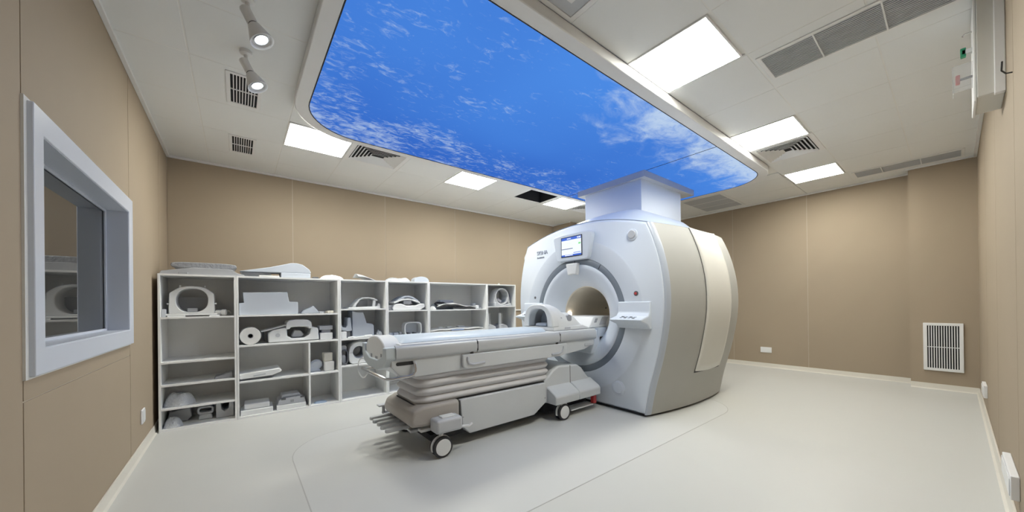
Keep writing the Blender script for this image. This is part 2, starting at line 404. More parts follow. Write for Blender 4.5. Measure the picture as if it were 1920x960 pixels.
# sky mural: dropped white box with rounded corners, dark gasket and two printed panels
SX0, SX1, SY0, SY1, SZ = .39, 6.04, 1.512, 3.945, 2.93
t = thing('sky_mural', 'large backlit blue sky mural in a white rounded ceiling box', 'mural', (3.2, 2.7, SZ))
n = 12
M().ring(rrect(SX0, SX1, SY0, SY1, .56, n), rrect(SX0+.10, SX1-.10, SY0+.105, SY1-.085, .5, n), 2, SZ, ZC).build('housing', WHITE, t, bevel=.006)
M().ring(rrect(SX0+.099, SX1-.099, SY0+.104, SY1-.084, .5, n), rrect(SX0+.107, SX1-.107, SY0+.112, SY1-.092, .493, n), 2, SZ+.001, SZ+.03).build('gasket', GAP, t)
ip = rrect(SX0+.107, SX1-.107, SY0+.112, SY1-.092, .493, n)
sx = 4.215
for half in (0, 1):
    q = [p for p in ip if (p[0] < sx) == (half == 0)]
    # rounded outline goes counter-clockwise from the +x,+y corner
    if half == 0: q = q+[(sx-.006, SY0+.112), (sx-.006, SY1-.092)]
    else: q = [p for p in ip[:n+1]]+[(sx+.006, SY1-.092), (sx+.006, SY0+.112)]+[p for p in ip[3*(n+1):]]
    M().prism(q, 2, SZ+.004, SZ+.02).build('printed_panel', SKYM, t)
M().box(sx-.006, sx+.006, SY0+.112, SY1-.092, SZ+.003, SZ+.02).build('panel_joint', GAP, t)

# track spotlights
def spot(x, y, label):
    t = thing('spotlight', label, 'light', (x, y, ZC), 'spotlights by the window wall')
    M().lathe([(.0, 0), (.036, 0), (.036, -.022), (.018, -.03), (0, -.03)], (x, y, ZC), 2, 20).build('ceiling_rose', WHITE, t)
    M().cyl((x, y, ZC), .012, 2, -.095, -.028, 12).build('stem', WHITE, t)
    c = (x, y, ZC-.095)
    def mk(prof, mt, nm, cl=False):
        m2 = M().lathe(prof, c, 2, 24, closed=cl); m2.rot(c, 1, -24).rot(c, 0, -10); return m2.build(nm, mt, t)
    mk([(0, .035), (.026, .035), (.028, .03), (.028, -.055), (.022, -.06), (0, -.06)], WHITE, 'driver_can')
    mk([(.0245, -.057), (.0245, -.064)], DGREY, 'joint_band')
    mk([(.024, -.062), (.032, -.07), (.064, -.16), (.066, -.166), (.063, -.166), (.050, -.150), (.049, -.148), (0, -.1475)], WHITE, 'reflector_cone')
    mk([(0, -.1490), (.034, -.1490), (.034, -.1505), (0, -.1505)], SPOTL, 'lens')
    mk([(.034, -.1478), (.038, -.1478), (.040, -.156), (.036, -.156)], LGREY, 'lens_ring', True)
    ld = bpy.data.lights.new('spot_lamp', 'SPOT'); ld.energy = 9; ld.spot_size = math.radians(70); ld.spot_blend = .6; ld.shadow_soft_size = .035; ld.color = (.95, .98, 1)
    lo = bpy.data.objects.new('spot_lamp', ld); COL.objects.link(lo); lo.parent = t
    R = Matrix.Rotation(math.radians(-10), 4, 'X') @ Matrix.Rotation(math.radians(-24), 4, 'Y')
    lo.matrix_local = Matrix.Translation((0, 0, -.095)) @ R @ Matrix.Translation((0, 0, -.17))
spot(.06, 2.535, 'white cone spotlight hung over the window, away from the small vents')
spot(.06, 3.075, 'white cone spotlight whose head hangs in front of a small ceiling vent')

# ceiling vents
def slot_vent(x0, x1, y0, y1, label):
    t = thing('ceiling_vent', label, 'vent', ((x0+x1)/2, (y0+y1)/2, ZC))
    ou, inn = quad_frame(x0, x1, y0, y1, .028)
    M().ring(ou, inn, 2, ZC-.008, ZC).build('frame', WHITE, t, bevel=.002, seg=1)
    M().box(x0+.027, x1-.027, y0+.027, y1-.027, ZC-.0015, ZC).build('backing', DARK, t)
    k = 9
    for i in range(1, k):
        x = x0+.028+(x1-x0-.056)*i/k
        M().box(x-.0035, x+.0035, y0+.027, y1-.027, ZC-.007, ZC-.001).build('slat', WHITE, t)
    M().box(x0+.027, x1-.027, (y0+y1)/2-.005, (y0+y1)/2+.005, ZC-.0075, ZC-.001).build('cross_bar', WHITE, t)
slot_vent(-.06, .175, 3.40, 3.92, 'small slatted ceiling vent behind the spotlight head')
slot_vent(-.06, .175, 4.64, 5.14, 'small slatted ceiling vent nearest the shelving wall')
def diffuser(x0, x1, y0, y1, label, group='square louvred ceiling diffusers'):
    t = thing('ceiling_diffuser', label, 'diffuser', ((x0+x1)/2, (y0+y1)/2, ZC), group)
    ou, inn = quad_frame(x0+.004, x1-.004, y0+.004, y1-.004, .05)
    M().ring(ou, inn, 2, ZC-.004, ZC+.01).build('frame', WHITE, t, bevel=.002, seg=1)
    M().box(x0+.05, x1-.05, y0+.05, y1-.05, ZC+.008, ZC+.0115).build('backing', DARK, t)
    for i in range(6):
        b = .058+i*.036
        if b > min(x1-x0, y1-y0)/2-.03: break
        # tilted square louvre: lower lip outside, raised inside
        A, _ = quad_frame(x0+b, x1-b, y0+b, y1-b, 0); B, _ = quad_frame(x0+b+.024, x1-b-.024, y0+b+.024, y1-b-.024, 0)
        vs = [(p[0], p[1], ZC-.012) for p in A]+[(p[0], p[1], ZC+.006) for p in B]+[(p[0], p[1], ZC-.009) for p in A]+[(p[0], p[1], ZC+.008) for p in B]
        fs = []
        for k in range(4):
            j = (k+1) % 4; fs += [(k, 4+k, 4+j, j), (8+k, 8+j, 12+j, 12+k), (k, j, 8+j, 8+k), (4+k, 12+k, 12+j, 4+j)]
        M().add(vs, fs).build('louvre', WHITE, t, ang=20)
diffuser(1.018, 1.685, 4.0, 4.60, 'white square louvred diffuser beside the lit panel at the sky mural corner')
diffuser(4.862, 5.515, .92, 1.512, 'white square louvred diffuser between two lit panels near the right wall')
diffuser(4.948, 5.6, 4.0, 4.60, 'white square louvred diffuser half hidden by the magnet pillar')
t = thing('access_panel', 'square recessed access panel beside the sky mural edge', 'panel', (1.36, 1.22, ZC))
ou, inn = quad_frame(1.024, 1.696, .924, 1.511, .03); M().ring(ou, inn, 2, ZC-.003, ZC+.01).build('frame', WHITE, t, bevel=.002)
ou, inn = quad_frame(1.054, 1.666, .954, 1.481, .07); M().ring(ou, inn, 2, ZC+.003, ZC+.0115).build('recess', LGREY, t)
M().box(1.124, 1.596, 1.024, 1.411, ZC+.001, ZC+.0112).build('centre_plate', WHITE, t)
def linear(x0, x1, y0, y1, label, bars, nsl, sm):
    t = thing('linear_grille', label, 'grille', ((x0+x1)/2, (y0+y1)/2, ZC))
    ou, inn = quad_frame(x0, x1, y0, y1, .028)
    M().ring(ou, inn, 2, ZC-.008, ZC).build('frame', WHITE, t, bevel=.002, seg=1)
    M().box(x0+.027, x1-.027, y0+.027, y1-.027, ZC-.001, ZC).build('backing', DGREY, t)
    for i in range(nsl):
        x = x0+.028+(x1-x0-.056)*(i+.5)/nsl
        M().box(x-.0052, x+.0052, y0+.027, y1-.027, ZC-.005, ZC-.001).build('slat', sm, t)
    for y in bars: M().box(x0+.027, x1-.027, y-.004, y+.004, ZC-.009, ZC-.002).build('cross_bar', WHITE, t)
linear(3.045, 3.445, -.165, .90, 'long dark-slatted linear grille across the near aisle ceiling', [.576, .255, -.06], 17, LGREY)
linear(6.84, 7.20, -.10, .885, 'long pale linear grille above the right wall pier', [.60, .25], 15, LGREY)
t = thing('return_grille', 'wide three-bay return grille in the ceiling behind the magnet pillar', 'grille', (6.87, 2.72, ZC))
ou, inn = quad_frame(6.31, 7.41, 2.37, 3.07, .04); M().ring(ou, inn, 2, ZC-.008, ZC).build('frame', CEIL, t, bevel=.003)
M().box(6.345, 7.375, 2.405, 3.035, ZC-.0012, ZC).build('backing', DGREY, t)
for i in range(26):
    x = 6.355+1.01*(i+.5)/26; M().box(x-.014, x+.014, 2.405, 3.035, ZC-.006, ZC-.001).build('slat', LGREY, t)
for x in (6.70, 7.04): M().box(x-.008, x+.008, 2.405, 3.035, ZC-.0085, ZC-.001).build('cross_bar', WHITE, t)

# ================================================================ WINDOW
win = tag(bpy.data.objects.new('window_1', None), kind='structure'); COL.objects.link(win); win.location = (XL, 3.15, 1.5); ROOT[win.name] = Vector((XL, 3.15, 1.5))
FX0, FX1 = XL, XL+.025
def yz(y0, y1, z0, z1): return [(y0, z0), (y1, z0), (y1, z1), (y0, z1)]
M().ring(yz(2.22, 3.855, .940, 2.017), yz(WY0+.008, WY1-.008, WZ0+.008, WZ1-.008), 0, FX0, FX1).build('window_frame', WFRAME, win, bevel=.004)
M().ring(yz(2.195, 3.862, .930, 2.028), yz(2.25, 3.82, .97, 1.98), 0, XL, XL+.008).build('sealant', FOAMW, win)
GX = -.745
M().ring(yz(WY0+.002, WY1-.002, WZ0+.002, WZ1-.002), yz(WY0+.011, WY1-.011, WZ0+.011, WZ1-.011), 0, GX, FX1-.006).build('reveal_lining', WFRAME, win)
M().ring(yz(WY0+.0105, WY1-.0105, WZ0+.0105, WZ1-.0105), yz(WY0+.026, WY1-.026, WZ0+.026, WZ1-.026), 0, GX+.001, GX+.014).build('glazing_bead', WFRAME, win, bevel=.003)
M().box(GX-.012, GX, WY0+.003, WY1-.003, WZ0+.003, WZ1-.003).build('window_pane', GLASS, win)

# ================================================================ WALL FITTINGS
def socket(ax, plane, s, c, z, label, w=.11, h=.115, rockers=2, d=.012):
    """ax: wall normal axis; s: direction into the room; c: coordinate along the wall"""
    loc = (plane, c, z) if ax == 0 else (c, plane, z)
    t = thing('wall_socket', label, 'socket', loc)
    def bx(c0, c1, z0, z1, d0, d1, nm, mt, bv=.002):
        a, b = sorted((plane+s*d0, plane+s*d1))
        m2 = M().box(a, b, c0, c1, z0, z1) if ax == 0 else M().box(c0, c1, a, b, z0, z1)
        m2.build(nm, mt, t, bevel=bv)
    bx(c-w/2, c+w/2, z-h/2, z+h/2, 0, d, 'faceplate', WHITE, .004)
    for i in range(rockers):
        a = c-w/2+.012+(w-.024)*i/rockers; b = a+(w-.024)/rockers-.004
        bx(a, b, z-h/2+.016, z+h/2-.016, d, d+.004, 'rocker', PLAST)
socket(0, XL, 1, 4.27, .29, 'white switch plate low on the left wall below the window', .12, .12)
socket(0, XR, -1, 2.13, .315, 'white double socket plate low on the panelled wall behind the scanner', .17, .10, 2)
socket(1, YN, 1, 5.9, .285, 'white socket plate on the side wall near the floor grille', .32, .12, 1, .025)
socket(1, YN, 1, 3.28, .245, 'deep white socket box on the side wall beyond the open aisle', .46, .12, 2, .03)
# grille at the pier
t = thing('wall_grille', 'white framed vertical slat return grille low on the pier', 'grille', (7.318, .09, .57))
y0, y1, z0, z1 = -.075, .262, .25, .885
M().ring(yz(y0, y1, z0, z1), yz(y0+.035, y1-.035, z0+.035, z1-.035), 0, 7.295, 7.318).build('frame', WHITE, t, bevel=.004)
M().box(7.314, 7.318, y0+.03, y1-.03, z0+.03, z1-.03).build('backing', DARK, t)
for i in range(12):
    y = y0+.04+(y1-y0-.08)*(i+.5)/12; M().box(7.300, 7.314, y-.0045, y+.0045, z0+.033, z1-.033).build('slat', WHITE, t)
M().box(7.297, 7.30, y0+.033, y1-.033, .562, .57).build('cross_bar', WHITE, t)
# electrical box high on the near side wall
t = thing('isolator_box', 'pale wall-mounted isolator box with red and green tagged switches', 'electrical box', (3.6, YN, 2.45))
M().box(3.47, 3.80, YN, YN+.10, 2.40, 2.995).build('enclosure', CREAM, t, bevel=.004)
M().box(3.455, 3.49, YN, YN+.04, 2.39, 3.0).build('mounting_rail', WHITE, t, bevel=.004)
M().box(3.48, 3.80, YN+.10, YN+.112, 2.385, 2.995).build('cover_plate', WHITE, t, bevel=.004)
M().box(3.55, 3.57, YN+.112, YN+.19, 2.50, 2.66).box(3.55, 3.66, YN+.185, YN+.19, 2.50, 2.66).build('clear_guard', CLEAR, t)
M().cyl((3.60, YN+.112, 2.585), .008, 1, 0, .05, 10).build('switch_stem', DGREY, t)
M().box(3.585, 3.615, YN+.16, YN+.178, 2.56, 2.615).build('red_switch', RED, t, bevel=.004, label='red switch cap')
M().box(3.60, 3.63, YN+.112, YN+.15, 2.74, 2.765).build('switch_arm', PLAST, t)
M().box(3.60, 3.63, YN+.135, YN+.158, 2.725, 2.78).build('green_switch', GREEN, t, bevel=.003, label='green switch cap')
M().tube([(3.62, YN+.112, 2.87), (3.62, YN+.14, 2.87), (3.62, YN+.148, 2.86)], .005, 8).build('hasp', STEEL, t)
single(M().tube([(3.13, YN, 2.36), (3.12, YN+.02, 2.36), (3.09, YN+.035, 2.37), (3.05, YN+.035, 2.40)], .0035, 8), 'wall_hook', RUBBER, 'small black hook on the side wall below the isolator box', 'hook')

# ================================================================ MR SCANNER
CY, CZ = 2.9, 1.06
XF, XB = 3.305, 5.08
WT = [(0, .904), (.3, .965), (.65, 1.06), (1.0, 1.125), (1.25, 1.14), (1.5, 1.12), (1.75, 1.065), (1.95, .995), (2.04, .955)]
def wz(z): return smooth_tab(WT, z)
def bul(x): return .115*(1-((x-4.35)/1.0)**2)-(max(0, x-4.98)/.1)**2*.03
def arch(s): return 2.2-.16*s*s
sidez = [.025+(2.04-.025)*i/22 for i in range(23)]
OUT = [(-wz(z), z) for z in sidez]+[(.955*s, arch(s)) for s in [-1+2*i/20 for i in range(1, 20)]]+[(wz(z), z) for z in sidez[::-1]]+[(.904*(1-2*i/12), .025) for i in range(1, 12)]
def polar(rows):
    """rows: ('r', radius, x) or ('o', outline factor, x); columns follow the outline"""
    vs = []; n = len(OUT)
    for kind, r, x in rows:
        for dy, z in OUT:
            d = math.hypot(dy, z-CZ); k = (r/d) if kind == 'r' else r
            vs.append((x, CY+dy*k, CZ+(z-CZ)*k))
    fs = []
    for j in range(len(rows)-1):
        for i in range(n):
            ii = (i+1) % n; fs.append((j*n+i, (j+1)*n+i, (j+1)*n+ii, j*n+ii))
    return M().add(vs, fs)
mri = thing('mri_scanner', 'large white and taupe MRI scanner with round bore', 'scanner', (4.2, CY, 0))
polar([('r', .70, XF+.03), ('r', .70, XF+.003), ('r', .708, XF), ('r', .90, XF), ('r', .915, XF+.002), ('r', .93, XF+.012), ('o', .955, XF+.016), ('o', .975, XF+.022), ('o', .985, XF+.04), ('o', .999, XF+.062), ('o', .999, XF+.085)]).build('front_cover', GANTRY, mri, ang=40)
polar([('r', .70, XF+.03), ('r', .70, XF+.008), ('r', .692, XF+.004), ('r', .633, XF+.004), ('r', .625, XF+.008), ('r', .625, XF+.03)]).build('bore_ring', RING, mri, ang=40, label='dark grey ring around the bore')
for a in (-58, 88):
    ca, sa = math.cos(math.radians(a)), math.sin(math.radians(a))
    m2 = M().box(XF+.0025, XF+.006, CY-.004, CY+.004, CZ+.632, CZ+.693); m2.rot((0, CY, CZ), 0, a-90 if a > 0 else a-90+180+0); m2.build('ring_joint', GAP, mri)
fun = [(.625, .03), (.623, .006), (.615, 0), (.57, .010), (.52, .03), (.47, .058), (.43, .09), (.395, .13), (.37, .165), (.358, .185)]
import bmesh
def open_lathe(prof, c, ax, n, name, m, parent, **k):
    o = M().lathe(prof, c, ax, n).build(name, m, parent, **k)
    b = bmesh.new(); b.from_mesh(o.data); bmesh.ops.delete(b, geom=[f for f in b.faces if len(f.verts) > 4], context='FACES'); b.to_mesh(o.data); b.free(); return o
open_lathe(fun, (XF, CY, CZ), 0, 72, 'bore_funnel', GANTRY, mri, ang=50)
open_lathe([(.362, 0), (.355, .004), (.350, .012), (.350, 1.6)], (XF+.180, CY, CZ), 0, 72, 'bore_liner', BORE, mri, label='beige tube lining of the bore')
open_lathe([(.358, .183), (.366, .180), (.366, .188)], (XF, CY, CZ), 0, 72, 'bore_lip', CREAM, mri)
polar([('r', .352, XB), ('r', .5, XB+.02), ('o', .9, XB+.02), ('o', .965, XB)]).build('rear_cover', TAUPE, mri)
# side shells
def sidept(s, x, z, off=0): return (x, CY+s*(wz(z)+bul(x)+off), z)
for s in (-1, 1):
    def fn(u, v, s=s): return sidept(s, XF+.10+(XB-XF-.10)*u, .025+(2.04-.025)*v)
    M().grid(fn, 30, 28).build('side_cover', TAUPE, mri, label='taupe metallic side cover')
    # blue-grey trim between front cover and side cover
    def tr(u, v, s=s):
        k = [(.975, .030), (.99, .034), (.999, .050), (1.0, .075), (1.0, .102)][round(u*4)]; z = .025+(2.04-.025)*v
        return (XF+k[1], CY+s*(wz(z)+(bul(XF+.1) if u > .7 else 0))*k[0], z)
    M().grid(tr, 5, 28).build('edge_trim', TRIM, mri, ang=60)
    def gp(u, v, s=s): return sidept(s, 3.991+.648*u, .409+1.628*v, .0015)
    M().grid(gp, 12, 22).build('inset_gap', GAP, mri)
    def cp(u, v, s=s): return sidept(s, 3.995+.64*u, .415+.018*(2*u-1)**2+1.61*v, .007)
    M().grid(cp, 12, 22).build('inset_panel', CREAM, mri, label='cream inset panel on the side cover', solid=.008)
# top cover rising to the pillar
def sm(t): t = min(1, max(0, t)); return t*t*(3-2*t)
def tp(u, v):
    x = XF+.05+(XB-XF-.04)*u; s = 2*v-1; dy = s*(.958+max(0, bul(x)))
    return (x, CY+dy, arch(s)-.002+.225*sm((x-3.34)/.72)*(1-sm((abs(dy-.10)-.49)/.40)))
M().grid(tp, 36, 48).build('top_cover', GANTRY, mri)
pts = [(-.90, 0), (-.89, .03), (.89, .03), (.90, 0)]
M().prism([(XF+.06, CY-.87), (4.2, CY-.97), (XB-.04, CY-.93), (XB-.04, CY+.93), (4.2, CY+.97), (XF+.06, CY+.87)], 2, 0, .05).build('toe_kick', GAP, mri)
# display
def xz_prism(poly, x0, x1): return M().prism(poly, 0, x0, x1)
hp = [(2.925+dy, z) for dy, z in [(-.225, 1.735), (.225, 1.735), (.25, 1.745), (.262, 1.77), (.315, 2.02), (.312, 2.045), (.29, 2.06), (.15, 2.075), (-.15, 2.075), (-.29, 2.06), (-.312, 2.045), (-.315, 2.02), (-.262, 1.77), (-.25, 1.745)]]
hou = xz_prism(hp, 3.255, XF+.012).build('display_housing', GANTRY, mri, bevel=.012)
M().box(3.2505, 3.258, 2.755, 3.10, 1.782, 2.035).build('display_bezel', GAP, hou, bevel=.003)
def scr(y0, y1, z0, z1, m, d=0): M().box(3.2490-d, 3.2506, y0, y1, z0, z1).build('screen_field', m, hou)
scr(2.767, 3.088, 1.792, 2.025, SCRW)
scr(2.767, 3.088, 1.992, 2.025, SCRB, .0006); scr(2.767, 3.088, 1.792, 1.812, SCRB, .0006)
scr(2.90, 3.085, 1.880, 1.888, SCRN, .0006); scr(2.775, 2.81, 1.925, 1.945, SCRG, .0006); scr(2.90, 3.06, 1.945, 1.951, SCRY, .0006); scr(2.93, 3.02, 1.915, 1.921, SCRY, .0006)
scr(2.775, 2.803, 2.002, 2.018, SCRW, .0012); scr(2.808, 2.83, 2.002, 2.018, SCRW, .0012); scr(2.93, 2.995, 2.004, 2.014, SCRW, .0012); scr(2.90, 3.03, 1.798, 1.808, SCRW, .0012); scr(2.775, 2.89, 1.825, 1.832, SCRB, .0006)
xz_prism([(2.93-.085, 1.70), (2.93+.105, 1.70), (2.93+.075, 1.555), (2.93, 1.565), (2.93-.06, 1.555)], 3.262, XF+.02).build('camera_pod', PLAST, mri, bevel=.010)
# round fittings
def disc(y, z, r, d, nm, m, par=mri, x=XF+.012):
    return M().lathe([(0, -d), (r*.86, -d), (r, -d*.55), (r, .01)], (x, y, z), 0, 28).build(nm, m, par)
d1 = disc(2.12, 1.93, .062, .010, 'speaker_ring', GANTRY); disc(2.12, 1.932, .046, .02, 'speaker_grille', LGREY, d1)
disc(2.315, .255, .085, .012, 'access_rim', GANTRY); disc(2.315, .262, .070, .018, 'access_cap', GANTRY)
e1 = disc(2.075, 1.30, .026, .008, 'stop_collar', DGREY, mri, XF); M().lathe([(0, -.016), (.012, -.016), (.014, -.012), (.014, 0)], (XF, 2.075, 1.30), 0, 20).build('stop_button', RED, e1, label='small red stop button')
disc(3.66, 1.29, .018, .005, 'call_port', DGREY, mri, XF)
# control trays left and right of the bore
for s in (-1, 1):
    yc = CY-.80 if s < 0 else CY+.80
    pf = [(XF+.02, 1.02), (XF+.02, 1.215), (XF-.012, 1.215), (XF-.018, 1.10), (XF-.05, 1.065), (XF-.17, 1.035), (XF-.185, 1.025), (XF-.165, 1.01), (XF-.06, .975), (XF-.02, .93), (XF+.02, .93)]
    tr_ = M().prism(pf, 1, yc-.19, yc+.19).build('control_tray', GANTRY, mri, bevel=.010)
    for i in range(4):
        for j in range(2):
            x0 = XF-.15+j*.035+.004*i; y0 = yc-.09+i*.05; zz = 1.0405+(x0-(XF-.17))*.25
            M().box(x0, x0+.018, y0, y0+.026, zz-.006, zz+.0035).build('key', TRIM if (i+j) % 2 else DGREY, tr_)
# bore lamp and bridge
lx = 3.545
M().box(lx, lx+.036, CY+.332, CY+.352, 1.045, 1.081).build('bore_lamp', BORELT, mri, label='small glowing lamp in the bore')
M().cyl((4.35, CY+.34, 1.13), .012, 1, -.006, .02, 12).build('bore_sensor', DGREY, mri)
M().prism([(CY-.27, .80), (CY+.27, .80), (CY+.30, .907), (CY-.30, .907)], 0, XF+.05, 4.95).build('bore_bridge', GANTRY, mri)
M().prism([(CY-.26, .70), (CY-.22, .60), (CY+.22, .60), (CY+.26, .70), (CY+.27, .885), (CY-.27, .885)], 0, 3.302, 3.42).build('dock_tower', GANTRY, mri, bevel=.01)
# lettering
def text(s, size, y, z, x, parent, m):
    cu = bpy.data.curves.new('t', 'FONT'); cu.body = s; cu.size = size; cu.extrude = .004; cu.resolution_u = 3
    to = bpy.data.objects.new('t', cu); COL.objects.link(to)
    dg = bpy.context.evaluated_depsgraph_get(); me = bpy.data.meshes.new_from_object(to.evaluated_get(dg)); bpy.data.objects.remove(to)
    R = Matrix(((0, 0, -1), (-1, 0, 0), (0, 1, 0))); off = ROOT[parent.name]
    for v in me.vertices: v.co = R @ v.co+Vector((x, y, z))-off
    me.materials.clear(); me.materials.append(m)
    o = bpy.data.objects.new('lettering', me); COL.objects.link(o); o.parent = parent; return o
text('SIGNA', .075, 3.63, 1.885, XF+.0125, mri, INK); text('Architect', .038, 3.625, 1.835, XF+.0125, mri, INK)
M().tube([(3.41, 3.86, 1.98), (3.40, 3.93, 1.97), (3.405, 3.985, 1.90), (3.42, 4.0, 1.75), (3.43, 4.0, 1.6)], .012, 8).build('hose', PLAST, mri)

# pillar between magnet and ceiling
t = thing('magnet_pillar', 'white boxed pillar with overhanging collar between scanner and ceiling', 'pillar', (4.75, 3.02, 2.3))
M().box(4.205, 5.28, 2.545, 3.49, 2.37, 2.86).build('shaft', GANTRY, t, bevel=.004)
M().box(4.16, 5.55, 2.47, 3.60, 2.845, SZ).build('collar', LGREY, t, bevel=.003)

# ================================================================ PATIENT TABLE
tb = thing('patient_table', 'wheeled patient table docked to the scanner bore', 'patient table', (2.0, CY, 0))
S2 = (-1, 1)
def sy(s, d): return CY+s*d
M().prism([(CY-.28, .862), (CY-.292, .898), (CY-.284, .904), (CY-.27, .905), (CY+.27, .905), (CY+.284, .904), (CY+.292, .898), (CY+.28, .862)], 0, .965, 3.295).build('cradle_deck', PLAST, tb)
M().box(.99, 3.28, CY-.262, CY-.258, .9045, .9065).build('deck_groove', MGREY, tb); M().box(.99, 3.28, CY+.258, CY+.262, .9045, .9065).build('deck_groove', MGREY, tb)
for s in S2:
    pf = [(sy(s, .27), .897)]+[(sy(s, d), z) for d, z in ((.288, .897), (.298, .892), (.306, .882), (.311, .868), (.314, .848), (.314, .828), (.311, .808), (.305, .794), (.296, .787))]+[(sy(s, .27), .786)]
    for x0, x1 in ((.93, 1.648), (1.657, 2.684), (2.693, 3.29)): M().prism(pf, 0, x0, x1).build('side_moulding', SILVER, tb)
    for x in (1.652, 2.688): M().box(x-.006, x+.006, *sorted((sy(s, .26), sy(s, .3125))), .800, .880).build('moulding_joint', GAP, tb)
    for x in (1.60, 2.65): M().box(x-.012, x+.012, *sorted((sy(s, .26), sy(s, .304))), .772, .80).build('latch', GAP, tb)
ap = [(.90, .80), (.90, .735), (.96, .665), (1.09, .64), (2.82, .655), (3.1, .68), (3.27, .73), (3.27, .80)]
M().prism(ap, 1, CY-.29, CY+.29).build('apron', TPANEL, tb, bevel=.006)
for s in S2:
    a, b = sorted((sy(s, .288), sy(s, .318)))
    m2 = M().prism([(1.50, .69), (1.51, .665), (1.54, .652), (1.60, .648), (2.70, .648), (2.75, .655), (2.775, .68), (2.78, .775), (1.50, .775)], 1, a, b)
    rl = m2.build('side_rail', TPANEL, tb, bevel=.006)
    yy = sy(s, .319)
    M().tube([(1.545, yy, .755), (1.545, yy, .725), (1.56, yy, .697), (1.60, yy, .685), (1.72, yy, .690)], .011, 8).build('grip', LGREY, rl)
    M().tube([(2.725, yy, .748), (2.722, yy, .72), (2.70, yy, .69), (2.66, yy, .677), (2.55, yy, .676)], .011, 8).build('grip', LGREY, rl)
    a, b = sorted((sy(s, .28), sy(s, .2915)))
    M().prism(rrect(.935, 1.075, .742, .770, .013, 4), 1, a, b).build('hand_slot', GAP, tb)
    M().box(3.10, 3.24, *sorted((sy(s, .28), sy(s, .298))), .715, .745).build('dock_latch', LGREY, tb, bevel=.006)
# U handle round the foot end
h = [(1.075, .292, .765), (1.078, .312, .74), (1.078, .318, .69), (1.06, .318, .665), (1.02, .318, .657), (.90, .31, .652), (.86, .29, .655), (.825, .20, .675), (.815, 0, .68)]
pts = [(x, CY-d, z) for x, d, z in h]+[(x, CY+d, z) for x, d, z in h[-2::-1]]
M().tube(pts, .0125, 10).build('push_handle', STEEL, tb, label='brushed steel push handle')
M().prism([(CY-.30, .885), (CY-.305, .80), (CY-.25, .735), (CY-.12, .70), (CY+.12, .70), (CY+.25, .735), (CY+.305, .80), (CY+.30, .885), (CY+.24, .885), (CY+.23, .82), (CY+.10, .78), (CY-.10, .78), (CY-.23, .82), (CY-.24, .885)], 0, .852, .97).build('end_bumper', mat('bumper_blue_grey', (.58, .64, .67), .35), tb, bevel=.008)
dm = [(CY-.25, .80)]+[(CY-.245*math.cos(math.radians(a)), .845+.115*math.sin(math.radians(a))) for a in range(0, 181, 12)]+[(CY+.25, .80), (CY+.10, .765), (CY-.10, .765)]
M().prism(dm, 0, .868, 1.0).build('end_cap', PLAST, tb, bevel=.008)
for y, z, wd in ((CY-.16, .815, .03), (CY-.04, .785, .05), (CY+.09, .795, .04)): M().box(.8655, .869, y-wd/2, y+wd/2, z-.014, z+.014).build('cap_notch', MGREY, tb)
M().tube([(.87, CY+.25, .735)]+[(.85-.02*math.sin(a), CY+.30+.075*math.sin(a*1.0)-.02, .665+.085*math.cos(a)) for a in [i*PI/10 for i in range(0, 14)]], .005, 6).build('cable_loop', PLAST, tb)
# bellows
def bel(u, v):
    x0, x1, y0, y1, r = 1.125, 2.585, CY-.255, CY+.255, .10
    k = (u % 1)*36; o = rrect(x0, x1, y0, y1, r, 8)[round(u*36) % 36]
    cx, cy = (x0+x1)/2, CY
    f = v*4.0; ph = abs((f % 1)-.5)*2; out = .030*(1-ph**1.6)-.012
    dx, dy = 0, 0
    i = round(u*36) % 36; ang = math.radians([0, 90, 180, 270][i//9]+90*(i % 9)/8)
    return (o[0]+out*math.cos(ang), o[1]+out*math.sin(ang), .395+.27*v)
M().grid(bel, 36, 57, wrapu=True).build('bellows', BELLOW, tb, ang=80)
M().prism(rrect(1.105, 2.605, CY-.272, CY+.272, .11, 6), 2, .3925, .3995).build('bellows_flange', GAP, tb)
# base
M().prism([(1.13, .405), (1.055, .37), (1.03, .30), (1.05, .245), (1.20, .235), (1.468, .15), (1.468, .405)], 1, CY-.312, CY+.312).build('base_cover', TBASE, tb, bevel=.028, seg=3)
M().box(1.466, 1.476, CY-.30, CY+.30, .16, .39).build('base_joint', GAP, tb)
M().prism([(1.475, .395), (2.47, .392), (2.485, .20), (2.31, .095), (1.57, .09), (1.495, .165)], 1, CY-.305, CY+.305).build('side_panel', TPANEL, tb, bevel=.008)
for x, z in ((1.50, .245), (2.46, .24)): M().cyl((x, CY-.305, z), .006, 1, -.003, .01, 10).build('screw', MGREY, tb)
dk = M().prism([(2.475, .20), (2.475, .395), (2.60, .50), (2.68, .535), (2.98, .52), (3.05, .48), (3.215, .30), (3.225, .17), (2.50, .17)], 1, CY-.285, CY+.285).build('dock_cover', TPANEL, tb, bevel=.015)
for x0, x1 in ((2.505, 2.858), (2.864, 3.215)):
    M().prism([(CY-.42, .172), (CY-.425, .255), (CY-.40, .28), (CY-.28, .345), (CY+.28, .345), (CY+.40, .28), (CY+.425, .255), (CY+.42, .172)], 0, x0, x1).build('dock_skirt', TPANEL, tb, bevel=.012)
M().box(2.858, 2.864, CY-.2865, CY+.2865, .20, .522).build('dock_joint', GAP, tb)
M().box(2.52, 3.20, CY-.22, CY+.22, .05, .175).build('undercarriage', GAP, tb)
M().box(1.25, 2.45, CY-.20, CY+.20, .07, .12).build('undercarriage', GAP, tb)
for s in S2: M().box(3.15, 3.20, *sorted((sy(s, .33), sy(s, .37))), .07, .16).build('release_flag', RED, tb, label='red release flag')
M().box(2.78, 3.15, CY-.37, CY-.24, .055, .070).build('foot_plate', PLAST, tb, bevel=.004)
